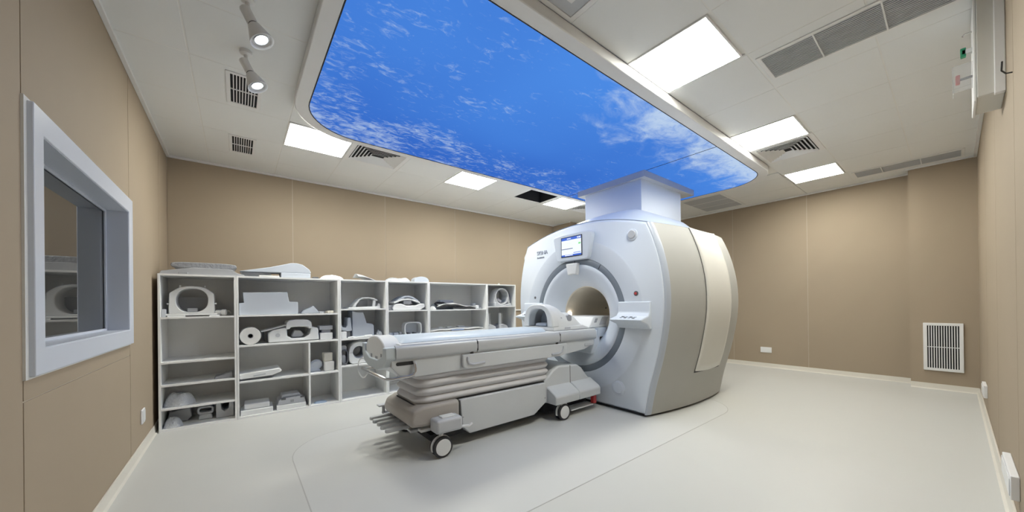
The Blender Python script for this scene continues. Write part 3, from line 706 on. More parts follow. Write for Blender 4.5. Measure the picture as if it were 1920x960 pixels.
# casters with covers
for x in (1.262, 2.640):
    for s in S2:
        yc = sy(s, .37); R = .083
        c = M().cyl((x, yc, .17), .018, 2, -.03, .03, 12).build('caster', PLAST, tb)
        for d in (-.027, .027):
            ys = yc+d
            M().lathe([(R-.014, -.014), (R-.003, -.013), (R, -.008), (R, .008), (R-.003, .013), (R-.014, .014)], (x, ys, R), 1, 32).build('tyre', RUBBER, c)
            M().lathe([(0, -.0155), (R-.020, -.0155), (R-.015, -.012), (R-.015, .012), (R-.020, .0155), (0, .0155)], (x, ys, R), 1, 32).build('hub', PLAST, c)
        M().ring(ell(x, R, R+.004, R+.004, 20, 20, 210), ell(x, R, R-.022, R-.022, 20, 20, 210), 1, yc-.011, yc+.011).build('caster_hood', PLAST, c)
for s in S2:
    a, b = sorted((sy(s, .30), sy(s, .435)))
    M().box(1.195, 1.425, a, b, .195, .305).build('caster_cover', LGREY, tb, bevel=.022, seg=3)
    M().box(1.26, 1.38, *sorted((sy(s, .33), sy(s, .40))), .303, .315).build('cover_plate', PLAST, tb, bevel=.004)
    M().tube([(1.42, sy(s, .40), .21), (1.50, sy(s, .405), .20), (1.53, sy(s, .405), .215)], .012, 8).build('brake_lever', PLAST, tb)
    M().box(2.60, 2.68, *sorted((sy(s, .34), sy(s, .40))), .15, .19).build('caster_mount', PLAST, tb)
# foot pedals
for i, y in enumerate((3.19, 3.09, 2.99, 2.885, 2.785)):
    p = M().prism(rrect(.905-.005*(i % 2), 1.105, y-.023, y+.023, .0225, 5), 2, .195, .224).build('pedal', SILVER, tb, bevel=.009)
    M().box(1.09, 1.25, y-.012, y+.012, .187, .205).build('pedal_arm', TBASE, p)
M().prism([(1.09, 2.73), (1.30, 2.72), (1.30, 3.24), (1.12, 3.24)], 2, .165, .186).build('pedal_bracket', LGREY, tb, bevel=.005)
M().box(1.13, 1.24, 2.615, 2.68, .19, .215).build('pedal_lock', PLAST, tb, bevel=.006)
q = M().cyl((1.06, 3.30, .23), .014, 2, -.03, .04, 10).build('side_pedal', MGREY, tb); M().box(1.01, 1.13, 3.27, 3.34, .27, .285).build('side_pedal_plate', LGREY, q, bevel=.005)
M().box(1.05, 1.2, 3.20, 3.32, .20, .215).build('side_pedal_arm', MGREY, tb)

# pad on the table
def padf(u, v):
    x = 1.0+1.63*u; s = 2*v-1
    wdt = .24*(1-max(0, (u-.93)/.07)**2*.45); k = 1-abs(s)**6
    e = 1-max(0, (u-.95)/.05)**3
    return (x, CY+s*wdt, .9068+(.036+.004*math.sin(u*9)+.003*noise.noise((x*3, s*2, 0)))*k*max(.05, e)*min(1, .05+u/.02))
single(M().grid(padf, 50, 24), 'table_pad', PAD, 'long blue-grey vinyl pad lying on the patient table', 'pad', ang=70)

# head coil at the bore end of the table
hc = thing('head_coil', 'white head coil with open arch at the bore end of the table', 'coil', (2.85, CY, .907))
M().prism([(2.665, .907), (2.665, .945), (3.15, .955), (3.24, .925), (3.24, .907)], 1, CY-.235, CY+.235).build('coil_base', PLAST, hc, bevel=.008)
n = 28
def coil_arch(hw, top, p=.72): return [(CY+hw*math.copysign(abs(math.cos(PI*i/n))**p, math.cos(PI*i/n)), .946+(top-.946)*abs(math.sin(PI*i/n))**p) for i in range(n+1)]
ou, inn = coil_arch(.235, 1.197), coil_arch(.155, 1.145)
def flare(u, v):
    """hollow hood: outer skin from the arch back to the low tail"""
    x = 2.74+.46*u; a = PI*v; top = smooth_tab([(0, 1.192), (.15, 1.175), (.35, 1.115), (.62, 1.10), (.8, 1.04), (1, .955)], u); wd = smooth_tab([(0, .23), (.5, .22), (1, .17)], u)
    return (x, CY+wd*math.copysign(abs(math.cos(a))**.72, math.cos(a)), .946+(top-.946)*abs(math.sin(a))**.72)
M().grid(flare, 24, 33).build('hood', PLAST, hc, ang=60)
k_ = n+1
vs = [(x, y, z) for x in (2.645, 2.755) for y, z in ou+inn[::-1]]; fs = []
for i in range(2*k_): j = (i+1) % (2*k_); fs.append((i, 2*k_+i, 2*k_+j, j))
for i in range(n): fs += [(i, i+1, 2*k_-2-i, 2*k_-1-i), (2*k_+i, 4*k_-1-i, 4*k_-2-i, 2*k_+i+1)]
M().add(vs, fs).build('arch', PLAST, hc, bevel=.012)
M().prism(coil_arch(.175, 1.12), 0, 2.86, 2.87).build('inner_shell', TRIM, hc)
M().box(2.69, 2.85, CY-.09, CY+.09, .946, .985).build('head_cup', TRIM, hc, bevel=.02)
M().prism([(2.80, 1.115), (2.84, 1.135), (3.0, 1.10), (3.06, 1.05), (3.02, 1.045)], 1, CY-.10, CY+.10).build('mirror_window', TRIM, hc, bevel=.004)
M().prism(rrect(2.90, 2.965, 1.005, 1.075, .02, 4), 1, CY-.222, CY-.19).build('side_button', MGREY, hc)
M().cyl((2.80, CY-.21, 1.04), .012, 1, -.012, .01, 12).build('side_knob', LGREY, hc)
M().prism(rrect(2.84, 2.93, .918, .94, .005, 3), 1, CY-.237, CY-.233).build('base_label', LGREY, hc)

# coil rest inside the bore mouth
cr = thing('coil_rest', 'white wedge shaped coil rest in the mouth of the bore', 'coil', (3.5, CY, .90))
M().prism([(3.26, .908), (3.335, 1.035), (3.37, 1.045), (3.72, 1.045), (3.75, 1.02), (3.75, .908)], 1, CY-.235, CY+.20).build('wedge_body', PLAST, cr, bevel=.012)
M().prism([(3.44, .94), (3.50, 1.03), (3.62, 1.03), (3.56, .94)], 1, CY-.24, CY-.234).build('side_window', LGREY, cr)
M().prism([(3.345, .97), (3.375, 1.02), (3.415, 1.02), (3.385, .97)], 1, CY-.24, CY-.234).build('side_keypad', MGREY, cr)

# ================================================================ SHELVING
SF, SB, SH, TH = 4.747, 5.23, 1.541, .018
def unit(x0, x1, shelves, label, dividers=()):
    t = thing('shelf_unit', label, 'shelf', ((x0+x1)/2, (SF+SB)/2, 0))
    M().box(x0, x0+TH, SF, SB, 0, SH).build('side_panel', SHELF, t, bevel=.001, seg=1); M().box(x1-TH, x1, SF, SB, 0, SH).build('side_panel', SHELF, t, bevel=.001, seg=1)
    a, b = x0+TH, x1-TH
    M().box(a, b, SF, SB, SH-TH, SH).build('top_panel', SHELF, t); M().box(a, b, SF, SB, .0, .022).build('bottom_panel', SHELF, t)
    M().box(a, b, SB-.006, SB, .022, SH-TH).build('back_panel', SHELF, t)
    for s in shelves:
        z, c, d = s if isinstance(s, tuple) else (s, a, b)
        M().box(c, d, SF, SB-.006, z-TH, z).build('shelf_board', SHELF, t)
    for x, z0, z1 in dividers: M().box(x-TH/2, x+TH/2, SF, SB-.006, z0, z1).build('divider', SHELF, t)
unit(-.606, -.012, [1.115, .675, .452, .222], 'white shelf unit with five bays beside the window wall')
unit(-.010, .997, [1.118, .792, .402], 'wide white shelf unit holding the white paper roll', [(.667, .022, .384), (.667, .402, .774)])
unit(.999, 1.588, [1.168, .790, .452], 'narrow white shelf unit with the cylindrical coil')
unit(1.590, 2.194, [1.138, .766, .40], 'narrow white shelf unit behind the foot of the patient table')
unit(2.196, 3.222, [1.134, .802, .40], 'wide white shelf unit holding the dark edged blanket coil')
unit(3.224, 3.826, [1.172, .785, .40], 'end white shelf unit next to the scanner')

# ---- item builders
def rnd_box(x0, x1, y0, y1, z0, z1, name, m, label, cat, bevel=.008, rz=0, ry=0, rx=0, group=None):
    m2 = M().box(x0, x1, y0, y1, z0, z1); c = ((x0+x1)/2, (y0+y1)/2, z0)
    if rz: m2.rot(c, 2, rz)
    if ry: m2.rot(c, 1, ry)
    if rx: m2.rot(c, 0, rx)
    return single(m2, name, m, label, cat, group, bevel=bevel)
def slab(poly, y0, y1, name, m, label, cat, bevel=.006): return single(M().prism(poly, 1, y0, y1), name, m, label, cat, bevel=bevel)
def bag(cx, cy, z, rx, ry, h, name, m, label, cat='bag', seed=0, lump=.25):
    def f(u, v):
        a = 2*PI*u; r = v
        nn = noise.noise((math.cos(a)*1.5*r+seed, math.sin(a)*1.5*r, seed*.7)); n2 = noise.noise((math.cos(a)*5*r+seed, math.sin(a)*5*r, 3))
        k = 1+.14*noise.noise((math.cos(a)*2+seed, math.sin(a)*2, 5))
        return (cx+rx*r*k*math.cos(a), cy+ry*r*k*math.sin(a), z+.002+max(0, h*(1-r**3.2)*(1+lump*nn)+h*.14*n2*(1-r)))
    m2 = M().grid(f, 40, 12, wrapu=True)
    return single(m2, name, m, label, cat, ang=75)
def arch_shape(xc, zb, ro, ri, h_out, h_in, n=24, foot=0):
    ou = [(xc+ro*math.cos(math.radians(a)), zb+h_out*math.sin(math.radians(a))) for a in [180*i/n for i in range(n+1)]]
    inn = [(xc+ri*math.cos(math.radians(a)), zb+h_in*math.sin(math.radians(a))) for a in [180*i/n for i in range(n+1)]]
    return ou, inn
# -- unit 1
z = 1.115
t = thing('torso_coil', 'white oval arch coil standing in the top bay by the window wall', 'coil', (-.365, 4.95, z))
n = 36
def sup(cx, cz, rx, rz, p, n): return [(cx+rx*math.copysign(abs(math.cos(2*PI*i/n))**p, math.cos(2*PI*i/n)), cz+rz*math.copysign(abs(math.sin(2*PI*i/n))**p, math.sin(2*PI*i/n))) for i in range(n)]
def cast(poly, cx, cz, n):
    r = []
    for i in range(n):
        dx, dz = math.cos(2*PI*i/n), math.sin(2*PI*i/n); best = 0
        for (x1, z1), (x2, z2) in zip(poly, poly[1:]+poly[:1]):
            ex, ez = x2-x1, z2-z1; den = dx*ez-dz*ex
            if abs(den) < 1e-9: continue
            t = ((x1-cx)*ez-(z1-cz)*ex)/den; u = ((x1-cx)*dz-(z1-cz)*dx)/den
            if t > 0 and -1e-6 <= u <= 1+1e-6: best = max(best, t)
        r.append((cx+dx*best, cz+dz*best))
    return r
n = 48
ou = cast([(-.54, z+.03), (-.19, z+.03), (-.195, z+.235), (-.215, z+.255), (-.27, z+.295), (-.32, z+.308), (-.365, z+.311), (-.41, z+.308), (-.46, z+.295), (-.515, z+.255), (-.535, z+.235)], -.365, z+.165, n)
M().ring(ou, sup(-.365, z+.165, .122, .122, .85, n), 1, 4.83, 5.05).build('arch_ring', PLAST, t, bevel=.006)
M().prism([(-.56, z+.012), (-.56, z+.03), (-.17, z+.03), (-.17, z+.012)], 1, 4.80, 5.08).build('base_plate', PLAST, t, bevel=.004)
for x in (-.545, -.23): M().box(x, x+.13 if x < -.4 else x+.08, 4.79, 4.83, z, z+.012).build('foot', PLAST, t)
M().box(-.41, -.33, 4.90, 4.98, z+.045, z+.085).build('head_rest', LGREY, t, bevel=.006)
M().box(-.49, -.24, 5.06, 5.07, z+.03, z+.20).build('rear_plate', MGREY, t)
for x in (-.46, -.27): M().cyl((x, 4.9, z+.30), .006, 2, 0, .02, 8).build('pin', PLAST, t)
for s in (-1, 1): M().cyl((-.365+s*.178, 4.87, z+.13), .010, 0, -.012, .012, 10).build('side_knob', PLAST, t)
pl_ = thing('coil_plug', 'white cylindrical cable plug lying beside the oval arch coil', 'plug', (-.14, 4.87, z))
M().lathe([(0, 0), (.022, 0), (.026, .006), (.026, .05), (.033, .055), (.033, .085), (.028, .092), (0, .092)], (-.185, 4.86, z+.036), 0, 20).rot((-.14, 4.86, z), 2, -12).build('plug_body', PLAST, pl_)
M().tube([(-.10, 4.85, z+.04), (-.075, 4.86, z+.055), (-.06, 4.88, z+.03), (-.075, 4.9, z+.008)], .005, 6).build('plug_lead', PLAST, pl_)
rnd_box(-.586, -.555, 4.80, 4.86, z, z+.078, 'plug_box', LGREY, 'small grey block against the side of the window end shelf', 'block', .004)
slab([(-.20, .452), (-.19, .475), (-.13, .49), (-.10, .505), (-.05, .507), (-.045, .452)], 4.80, 4.95, 'coil_tray', MGREY, 'small grey stepped tray alone on the middle shelf by the window wall', 'tray')
bag(-.47, 4.90, .222, .125, .12, .125, 'wrapped_coil', PLBAG, 'bulky item in clear plastic wrap on the second lowest shelf', seed=2)
m2 = M().prism([(-.575, .03), (-.555, .135), (-.40, .165), (-.385, .07), (-.42, .03)], 1, 4.95, 5.12); single(m2, 'tilted_case', MGREY, 'grey tilted case behind a plastic bag on the bottom shelf', 'case', bevel=.006)
bag(-.515, 4.84, .022, .075, .075, .085, 'wrapped_cushion', PLBAG, 'small plastic wrapped cushion at the front corner of the bottom shelf', seed=7)
t = thing('wrapped_loop', 'small ring shaped coil in plastic on the bottom shelf', 'coil', (-.275, 4.98, .022))
M().ring(sup(-.275, .115, .068, .042, .6, 24), sup(-.275, .118, .05, .022, .6, 24), 1, 4.92, 5.03).build('loop', LGREY, t, bevel=.006)
M().prism([(-.335, .022), (-.325, .075), (-.225, .075), (-.215, .022)], 1, 4.91, 5.04).build('wrapping', PLBAG, t, bevel=.012)
t = thing('neck_coil', 'grey U shaped coil against the inner side of the bottom shelf', 'coil', (-.12, 4.98, .022))
M().prism([(-.19, .022), (-.19, .19), (-.15, .19), (-.145, .11), (-.12, .085), (-.085, .11), (-.08, .19), (-.04, .19), (-.04, .022)], 1, 4.88, 5.08).build('cradle', LGREY, t, bevel=.006)
M().box(-.15, -.08, 5.08, 5.09, .06, .19).build('rear_web', DGREY, t)

# -- on top of the shelving
z = SH
t = thing('foam_mat', 'grey foam mats in plastic lying on top at the window end', 'mat', (-.26, 5.0, z+.055))
def roll(cx, zc, w, h, y0, y1, n=24): return sup(cx, zc, w, h, .55, n)
slab([(-.60, z), (-.585, z+.03), (-.35, z+.072), (-.05, z+.066), (.0, z+.03), (.06, z+.012), (.06, z)], 4.78, 5.10, 'foam_slab', mat('foam_grey', (.40, .41, .43), .7), 'flat grey foam slab under the plastic wrapped mats', 'foam', .004)
M().prism(sup(-.27, z+.108, .265, .032, .5, 28), 1, 4.93, 5.18).build('rolled_mat', GREYBAG, t, bevel=.008)
M().prism([(-.50, z+.070), (-.52, z+.085), (-.02, z+.082), (-.03, z+.068)], 1, 4.95, 5.16).build('lower_mat', MGREY, t)
rnd_box(-.46, -.39, 4.755, 4.785, z, z+.02, 'small_pad', MGREY, 'thin dark grey pad at the front edge of the shelf top', 'pad', .003)
slab([(.02, z+.063), (.30, z+.12), (.50, z+.178), (.56, z+.18), (.62, z+.165), (.69, z+.11), (.705, z+.078), (.705, z+.065), (.40, z+.062)], 4.85, 5.12, 'wedge_cushion', FOAM, 'big light blue-grey wedge cushion on top of the shelving', 'cushion', .006)
slab([(.40, z), (.40, z+.061), (.70, z+.063), (.70, z)], 4.84, 5.12, 'foam_block', FOAM, 'blue-grey foam block under the wedge cushion', 'foam', .006)
slab([(.04, z), (.03, z+.061), (.30, z+.059), (.33, z+.02), (.36, z)], 4.95, 5.14, 'foam_support', LGREY, 'grey foam support under the thin end of the wedge cushion', 'foam', .004)
rnd_box(.19, .38, 4.78, 4.93, z, z+.018, 'thin_tray', FOAMW, 'thin white tray in front of the wedge cushion base', 'tray', .003)
rnd_box(.72, .785, 4.82, 4.87, z, z+.022, 'black_clip', DGREY, 'small dark clip on the shelf top beside the wedge cushion', 'clip', .004)
bag(.945, 4.90, z, .14, .09, .055, 'white_bag', FOAMW, 'crumpled white bag on top of the shelving', seed=11, lump=.4)
def sheet(u, v):
    x = 1.25+.33*u; y = 4.85+.28*v
    return (x, y, z+.006+.088*(1-u)**1.4*(.5+.5*math.sin(v*PI))+.012*math.sin(u*6))
single(M().grid(sheet, 14, 10), 'curled_sheet', LGREY, 'curled grey sheet on top of the shelving', 'sheet', solid=.006, ang=70)
bag(1.80, 4.90, z, .19, .11, .062, 'clear_bag', PLBAG, 'long clear plastic bag of cables on top of the shelving', seed=5, lump=.7)
slab([(2.025, z)]+[(2.14-.115*math.cos(math.radians(a)), z+.085*math.sin(math.radians(a))**.7) for a in range(10, 171, 10)]+[(2.255, z)], 4.86, 5.0, 'dome_shell', FOAM, 'small grey dome shaped shell on top of the shelving', 'shell', .004)
single(M().lathe([(0, 0), (.014, 0), (.014, .018), (0, .02)], (3.50, 4.80, z), 2, 12), 'bottle_cap', PLAST, 'tiny white cap on top of the end shelf unit', 'cap')

# -- unit 2
z = 1.118
slab([(.012, z), (.012, z+.13), (.055, z+.135), (.045, z+.245), (.455, z+.255), (.47, z+.145), (.56, z+.14), (.562, z)], 4.79, 5.08, 'stepped_cushion', FOAM, 'large stepped blue-grey foam cushion in the wide unit', 'cushion', .005)
m2 = M().prism([(.60, z), (.62, z+.04), (.68, z+.065), (.73, z+.095), (.755, z+.06), (.80, z)], 1, 4.84, 4.98); single(m2, 'folded_strap', FOAM, 'folded pale strap beside the stepped foam cushion', 'strap', bevel=.012)
rnd_box(.79, .85, 4.84, 4.95, z, z+.022, 'flat_strap', LGREY, 'flat grey strap end beside the folded strap', 'strap', .006)
rnd_box(.87, .945, 4.82, 4.92, z, z+.03, 'foam_chip', FOAMC, 'small cream foam chip at the side of the top wide bay', 'foam', .008, 8)
z = .792
t = thing('paper_roll', 'big white paper roll with dark core on the shelf', 'paper roll', (.10, 4.93, z))
M().lathe([(.026, 0), (.090, 0), (.094, .004), (.094, .27), (.090, .274), (.026, .274)], (.108, 4.775, z+.095), 1, 40, closed=True).build('paper', FOAMW, t)
M().lathe([(.021, .002), (.027, .002), (.027, .272), (.021, .272)], (.108, 4.775, z+.095), 1, 24, closed=True).build('core', MGREY, t)
M().cyl((.108, 4.775, z+.095), .021, 1, .05, .06, 20).build('core_plug', DARK, t)
t = thing('carry_coil', 'white coil case with a tall looped handle in the wide unit', 'coil', (.53, 4.95, z))
M().prism([(.27, z+.006), (.27, z+.11), (.31, z+.145), (.45, z+.175), (.45, z+.07), (.50, z+.04), (.62, z+.04), (.68, z+.08), (.70, z+.17), (.77, z+.15), (.78, z+.01)], 1, 4.80, 5.10).build('case_body', PLAST, t, bevel=.012)
oh = [(.435, z+.15), (.445, z+.225), (.47, z+.252), (.55, z+.262), (.66, z+.255), (.695, z+.225), (.705, z+.15)]; ih = [(.475, z+.15), (.478, z+.165), (.49, z+.172), (.55, z+.175), (.64, z+.172), (.66, z+.168), (.668, z+.15)]
m2 = M(); 
vs = [(x, y, zz) for y in (4.785, 5.09) for x, zz in oh+ih[::-1]]; k = len(oh)*2; fs = []
for i in range(k):
    j = (i+1) % k; fs.append((i, j, k+j, k+i))
h_ = len(oh)
for i in range(h_-1): fs += [(i, k-1-i, k-2-i, i+1), (k+i, k+i+1, 2*k-2-i, 2*k-1-i)]
m2.add(vs, fs).build('loop_handle', PLAST, t, bevel=.008)
M().prism([(.50, z+.06), (.53, z+.13), (.60, z+.12), (.63, z+.07), (.60, z+.045), (.52, z+.045)], 1, 4.88, 4.99).build('inner_pad', LGREY, t, bevel=.01)
M().cyl((.36, 4.80, z+.085), .022, 1, -.004, .01, 18).build('badge', LGREY, t)
m2 = M().box(.19, .445, 4.83, 5.05, z+.0, z+.018); m2.rot((.19, 4.9, z), 1, -14).move((.02, 0, .125)); t2 = thing('coil_flap', 'thin white flap leaning on the looped handle coil', 'panel', (.3, 4.94, z)); m2.build('flap', PLAST, t2, bevel=.006)
M().tube([(.235, 5.06, z+.13), (.24, 5.07, z+.03), (.25, 5.08, z+.008)], .008, 8).build('flap_stay', LGREY, t2)
rnd_box(.79, .93, 4.80, 4.98, z, z+.085, 'coil_box', PLAST, 'white coil box at the side of the wide unit', 'box', .010)
rnd_box(.81, .91, 4.83, 4.96, z+.085, z+.12, 'connector_box', MGREY, 'grey connector stacked on the white coil box', 'connector', .004)
rnd_box(.785, .935, 4.82, 4.97, z+.12, z+.172, 'grey_case', LGREY, 'grey case on the very top of the coil box stack', 'case', .008)
z = .402
t = thing('white_tray', 'long flat white tray on the shelf under the paper roll', 'tray', (.2, 4.9, z))
M().prism([(.01, z+.02), (.01, z+.075), (.37, z+.105), (.395, z+.075), (.38, z+.06), (.30, z+.03)], 1, 4.77, 5.06).build('tray_shell', PLAST, t, bevel=.008)
M().box(.02, .30, 4.79, 5.04, z, z+.022).build('tray_foot', DGREY, t)
M().prism([(.13, z+.038), (.13, z+.052), (.24, z+.062), (.24, z+.048)], 1, 4.766, 4.775).build('tray_label', LGREY, t)
rnd_box(.835, .945, 4.80, 4.92, z, z+.118, 'foam_cube', FOAMW, 'white foam cube on the shelf carrying a cream cube', 'foam', .012)
rnd_box(.828, .925, 4.81, 4.91, z+.118, z+.225, 'foam_cube', FOAMC, 'cream foam cube stacked on a white foam cube', 'foam', .010, 6)
m2 = M().lathe([(0, 0), (.06, 0), (.068, .01), (.068, .03), (.06, .04), (0, .04)], (.755, 4.86, z+.075), 1, 28); m2.rot((.755, 4.86, z+.075), 0, 25)
t = thing('round_cushion', 'round pale cushion resting beside the foam cubes', 'cushion', (.755, 4.87, z)); m2.build('cushion', FOAM, t)
M().prism([(.685, z), (.685, z+.05), (.76, z+.07), (.80, z+.02), (.81, z)], 1, 4.87, 4.96).build('support', FOAM, t, bevel=.008)
z = .022
def stack(x0, x1, y0, m, lab1, lab2):
    rnd_box(x0, x1, y0, y0+.27, z, z+.055, 'coil_case', PLAST, lab1, 'case', .006, -2)
    rnd_box(x0+.03, x1-.03, y0+.03, y0+.25, z+.055, z+.115, 'coil_case', m, lab2, 'case', .012, -2)
stack(.02, .31, 4.775, PLAST, 'wide flat white case at the bottom of the bay with two plain cases', 'plain white case stacked on a wider flat case')
rnd_box(.345, .635, 4.775, 5.06, z, z+.05, 'coil_case', PLAST, 'flat white case under the grey keyed case', 'case', .006, -2)
t = thing('keyed_case', 'grey case with dark latches and square button on a flat case', 'case', (.49, 4.9, z+.05))
M().prism([(.35, z+.05), (.36, z+.10), (.39, z+.12), (.59, z+.125), (.62, z+.10), (.63, z+.05)], 1, 4.80, 5.04).build('lower_shell', LGREY, t, bevel=.006)
M().prism([(.39, z+.12), (.40, z+.155), (.57, z+.16), (.585, z+.125)], 1, 4.84, 5.02).build('upper_shell', LGREY, t, bevel=.010)
for x in (.385, .575): M().box(x, x+.045, 4.795, 4.82, z+.105, z+.122).build('latch', DGREY, t)
M().box(.475, .51, 4.795, 4.805, z+.068, z+.098).build('button', MGREY, t)
bag(.79, 4.84, z, .075, .06, .02, 'blue_sheet', mat('blue_film', (.36, .46, .60), .3), 'thin bluish folded film in the low right bay', 'sheet', seed=4)

# -- unit 3
z = 1.168
t = thing('arch_coil', 'low white arch coil with open sides in the narrow unit', 'coil', (1.32, 4.95, z))
M().prism([(1.11, z), (1.12, z+.015), (1.50, z+.03), (1.52, z)], 1, 4.80, 5.08).build('base', PLAST, t, bevel=.004)
ou = [(1.17, z+.02), (1.20, z+.07), (1.25, z+.125), (1.30, z+.148), (1.38, z+.15), (1.45, z+.135), (1.48, z+.12), (1.49, z+.11)]; inn = [(1.205, z+.025), (1.225, z+.065), (1.262, z+.112), (1.305, z+.132), (1.38, z+.135), (1.44, z+.122), (1.465, z+.105), (1.475, z+.10)]
vs = [(x, y, zz) for y in (4.82, 5.04) for x, zz in ou+inn[::-1]]; k = 16; fs = []
for i in range(k): j = (i+1) % k; fs.append((i, j, k+j, k+i))
for i in range(7): fs += [(i, k-1-i, k-2-i, i+1), (k+i, k+i+1, 2*k-2-i, 2*k-1-i)]
M().add(vs, fs).build('arch_band', PLAST, t, bevel=.005)
M().box(1.27, 1.41, 5.02, 5.05, z+.02, z+.12).build('rear_plate', LGREY, t, bevel=.006)
M().prism([(1.42, z+.02), (1.435, z+.11), (1.47, z+.11), (1.455, z+.02)], 1, 4.83, 4.87).build('post', PLAST, t, bevel=.004)
M().prism([(1.48, z+.02), (1.50, z+.07), (1.525, z+.06), (1.53, z+.01)], 1, 4.84, 4.95).build('clip', PLAST, t, bevel=.006)
z = .790
slab([(1.165, z), (1.165, z+.355), (1.205, z+.335), (1.30, z+.33), (1.345, z+.185), (1.41, z+.175), (1.435, z+.15), (1.44, z)], 4.82, 5.08, 'leg_rest', FOAM, 'tall stepped pale leg rest in the narrow unit', 'rest', .008)
slab([(1.03, z+.105), (1.03, z+.19), (1.045, z+.145), (1.08, z+.135), (1.10, z+.165), (1.105, z+.265), (1.14, z+.265), (1.155, z+.095), (1.10, z+.09)], 4.80, 5.02, 'cradle_rest', FOAM, 'small U shaped cradle above a white block in the narrow unit', 'rest', .006)
t = thing('white_block', 'white block carrying the small U shaped cradle', 'block', (1.09, 4.9, z)); M().box(1.025, 1.09, 4.79, 5.02, z, z+.09).build('block', PLAST, t, bevel=.010); M().box(1.09, 1.15, 4.86, 5.02, z, z+.089).build('step', MGREY, t, bevel=.006)
t = thing('coil_cable', 'white cable with plugs curling along the narrow shelf', 'cable', (1.3, 4.80, z))
M().tube([(1.10+.05*i, 4.775+.012*math.sin(i*1.3), z+.012+.006*math.sin(i*2.1)) for i in range(9)], .008, 8).build('lead', PLAST, t)
M().box(1.30, 1.40, 4.765, 4.80, z, z+.032).build('plug', PLAST, t, bevel=.010)
bag(1.51, 4.86, z, .05, .06, .065, 'cable_bag', PLBAG, 'small crumpled plastic bag at the end of the cable shelf', seed=9, lump=.6)
z = .452
t = thing('tube_coil', 'white split cylinder coil with a round opening', 'coil', (1.25, 4.95, z))
n = 32
ou = [(1.245+max(-.13, min(.13, .138*math.cos(2*PI*i/n))), max(z+.005, z+.15+.135*math.sin(2*PI*i/n)) if not (math.sin(2*PI*i/n) < 0 and abs(math.cos(2*PI*i/n)) > .55) else z+.15+.145*math.sin(2*PI*i/n)*1.0) for i in range(n)]
ou = [(1.245+.13*math.copysign(abs(math.cos(2*PI*i/n))**(1 if math.sin(2*PI*i/n) > 0 else .35), math.cos(2*PI*i/n)), z+.15+(.135*math.sin(2*PI*i/n) if math.sin(2*PI*i/n) > 0 else -.147*abs(math.sin(2*PI*i/n))**.5)) for i in range(n)]
M().ring(ou, ell(1.245, z+.148, .083, .083, n), 1, 4.80, 5.08).build('shell', PLAST, t, bevel=.008)
M().ring(ell(1.245, z+.148, .084, .084, n), ell(1.245, z+.152, .074, .072, n), 1, 4.83, 5.07).build('liner', LGREY, t)
for s in (-1, 1): M().box(1.245+s*.107-.026, 1.245+s*.107+.026, 4.797, 4.803, z+.146, z+.150).build('split_line', MGREY, t)
t = thing('loop_coil', 'dark cushioned loop coil leaning beside the cylinder coil', 'coil', (1.065, 4.93, z))
m2 = M().lathe([(.075, -.012), (.085, -.012), (.088, 0), (.085, .012), (.075, .012)], (1.06, 4.87, z+.10), 0, 28, closed=True)
M().ring(sup(1.065, z+.10, .045, .098, .7, 28), sup(1.065, z+.10, .032, .08, .7, 28), 1, 4.80, 4.95).build('loop', DGREY, t, bevel=.005)
M().prism(sup(1.06, z+.065, .034, .06, .7, 20), 1, 4.84, 4.93).build('cushion', LGREY, t, bevel=.008)
M().prism(sup(1.058, z+.215, .036, .035, .7, 20), 1, 4.82, 5.0).build('top_pad', MGREY, t, bevel=.008)
M().box(1.04, 1.09, 4.86, 4.92, z+.12, z+.19).build('stalk', MGREY, t)

# -- unit 4
z = 1.138
t = thing('body_array', 'pale curved body array pad on top of its white carrier', 'coil', (1.90, 4.95, z+.11))
def cpad(xc, zc, w, hh, th, y0, y1, m, nm, par):
    n = 14; ou = [(xc-w+2*w*i/n, zc+hh*math.sin(PI*i/n)) for i in range(n+1)]; inn = [(x, zz-th) for x, zz in ou][::-1]
    poly = ou+inn; k = len(poly); vs = [(x, y, zz) for y in (y0, y1) for x, zz in poly]; fs = []
    for i in range(k): j = (i+1) % k; fs.append((i, j, k+j, k+i))
    for i in range(n): fs += [(i, k-1-i, k-2-i, i+1), (k+i, k+i+1, 2*k-2-i, 2*k-1-i)]
    return M().add(vs, fs).build(nm, m, par, bevel=.006, ang=50)
cpad(1.90, z+.135, .16, .07, .03, 4.80, 5.05, FOAM, 'upper_pad', t); cpad(1.89, z+.112, .19, .05, .022, 4.79, 5.05, PLAST, 'lower_pad', t)
M().box(1.84, 1.95, 4.80, 5.0, z+.085, z+.135).build('strap', MGREY, t)
t = thing('array_carrier', 'white curved carrier under the body array pad', 'coil', (1.93, 4.95, z))
M().prism([(1.69, z), (1.68, z+.04), (1.72, z+.085), (1.80, z+.09), (1.88, z+.06), (2.02, z+.065), (2.08, z+.09), (2.15, z+.085), (2.155, z+.04), (2.08, z)], 1, 4.79, 5.08).build('shell', PLAST, t, bevel=.010)
M().box(1.62, 1.70, 4.83, 4.98, z, z+.07).build('end_block', MGREY, t, bevel=.01)
z = .766
t = thing('bracket_coil', 'open rounded bracket coil in the unit behind the table foot', 'coil', (1.99, 4.92, z))
M().ring(sup(1.99, z+.10, .13, .098, .5, 28), sup(1.99, z+.10, .115, .083, .5, 28), 1, 4.83, 4.95).build('hoop', PLAST, t, bevel=.004)
M().box(1.885, 2.095, 4.95, 4.965, z+.02, z+.18).build('back_web', FOAM, t, bevel=.004)
for x in (1.94, 2.03): M().cyl((x, 4.9, z+.03), .014, 1, -.05, .06, 12).build('socket_hole', DGREY, t)
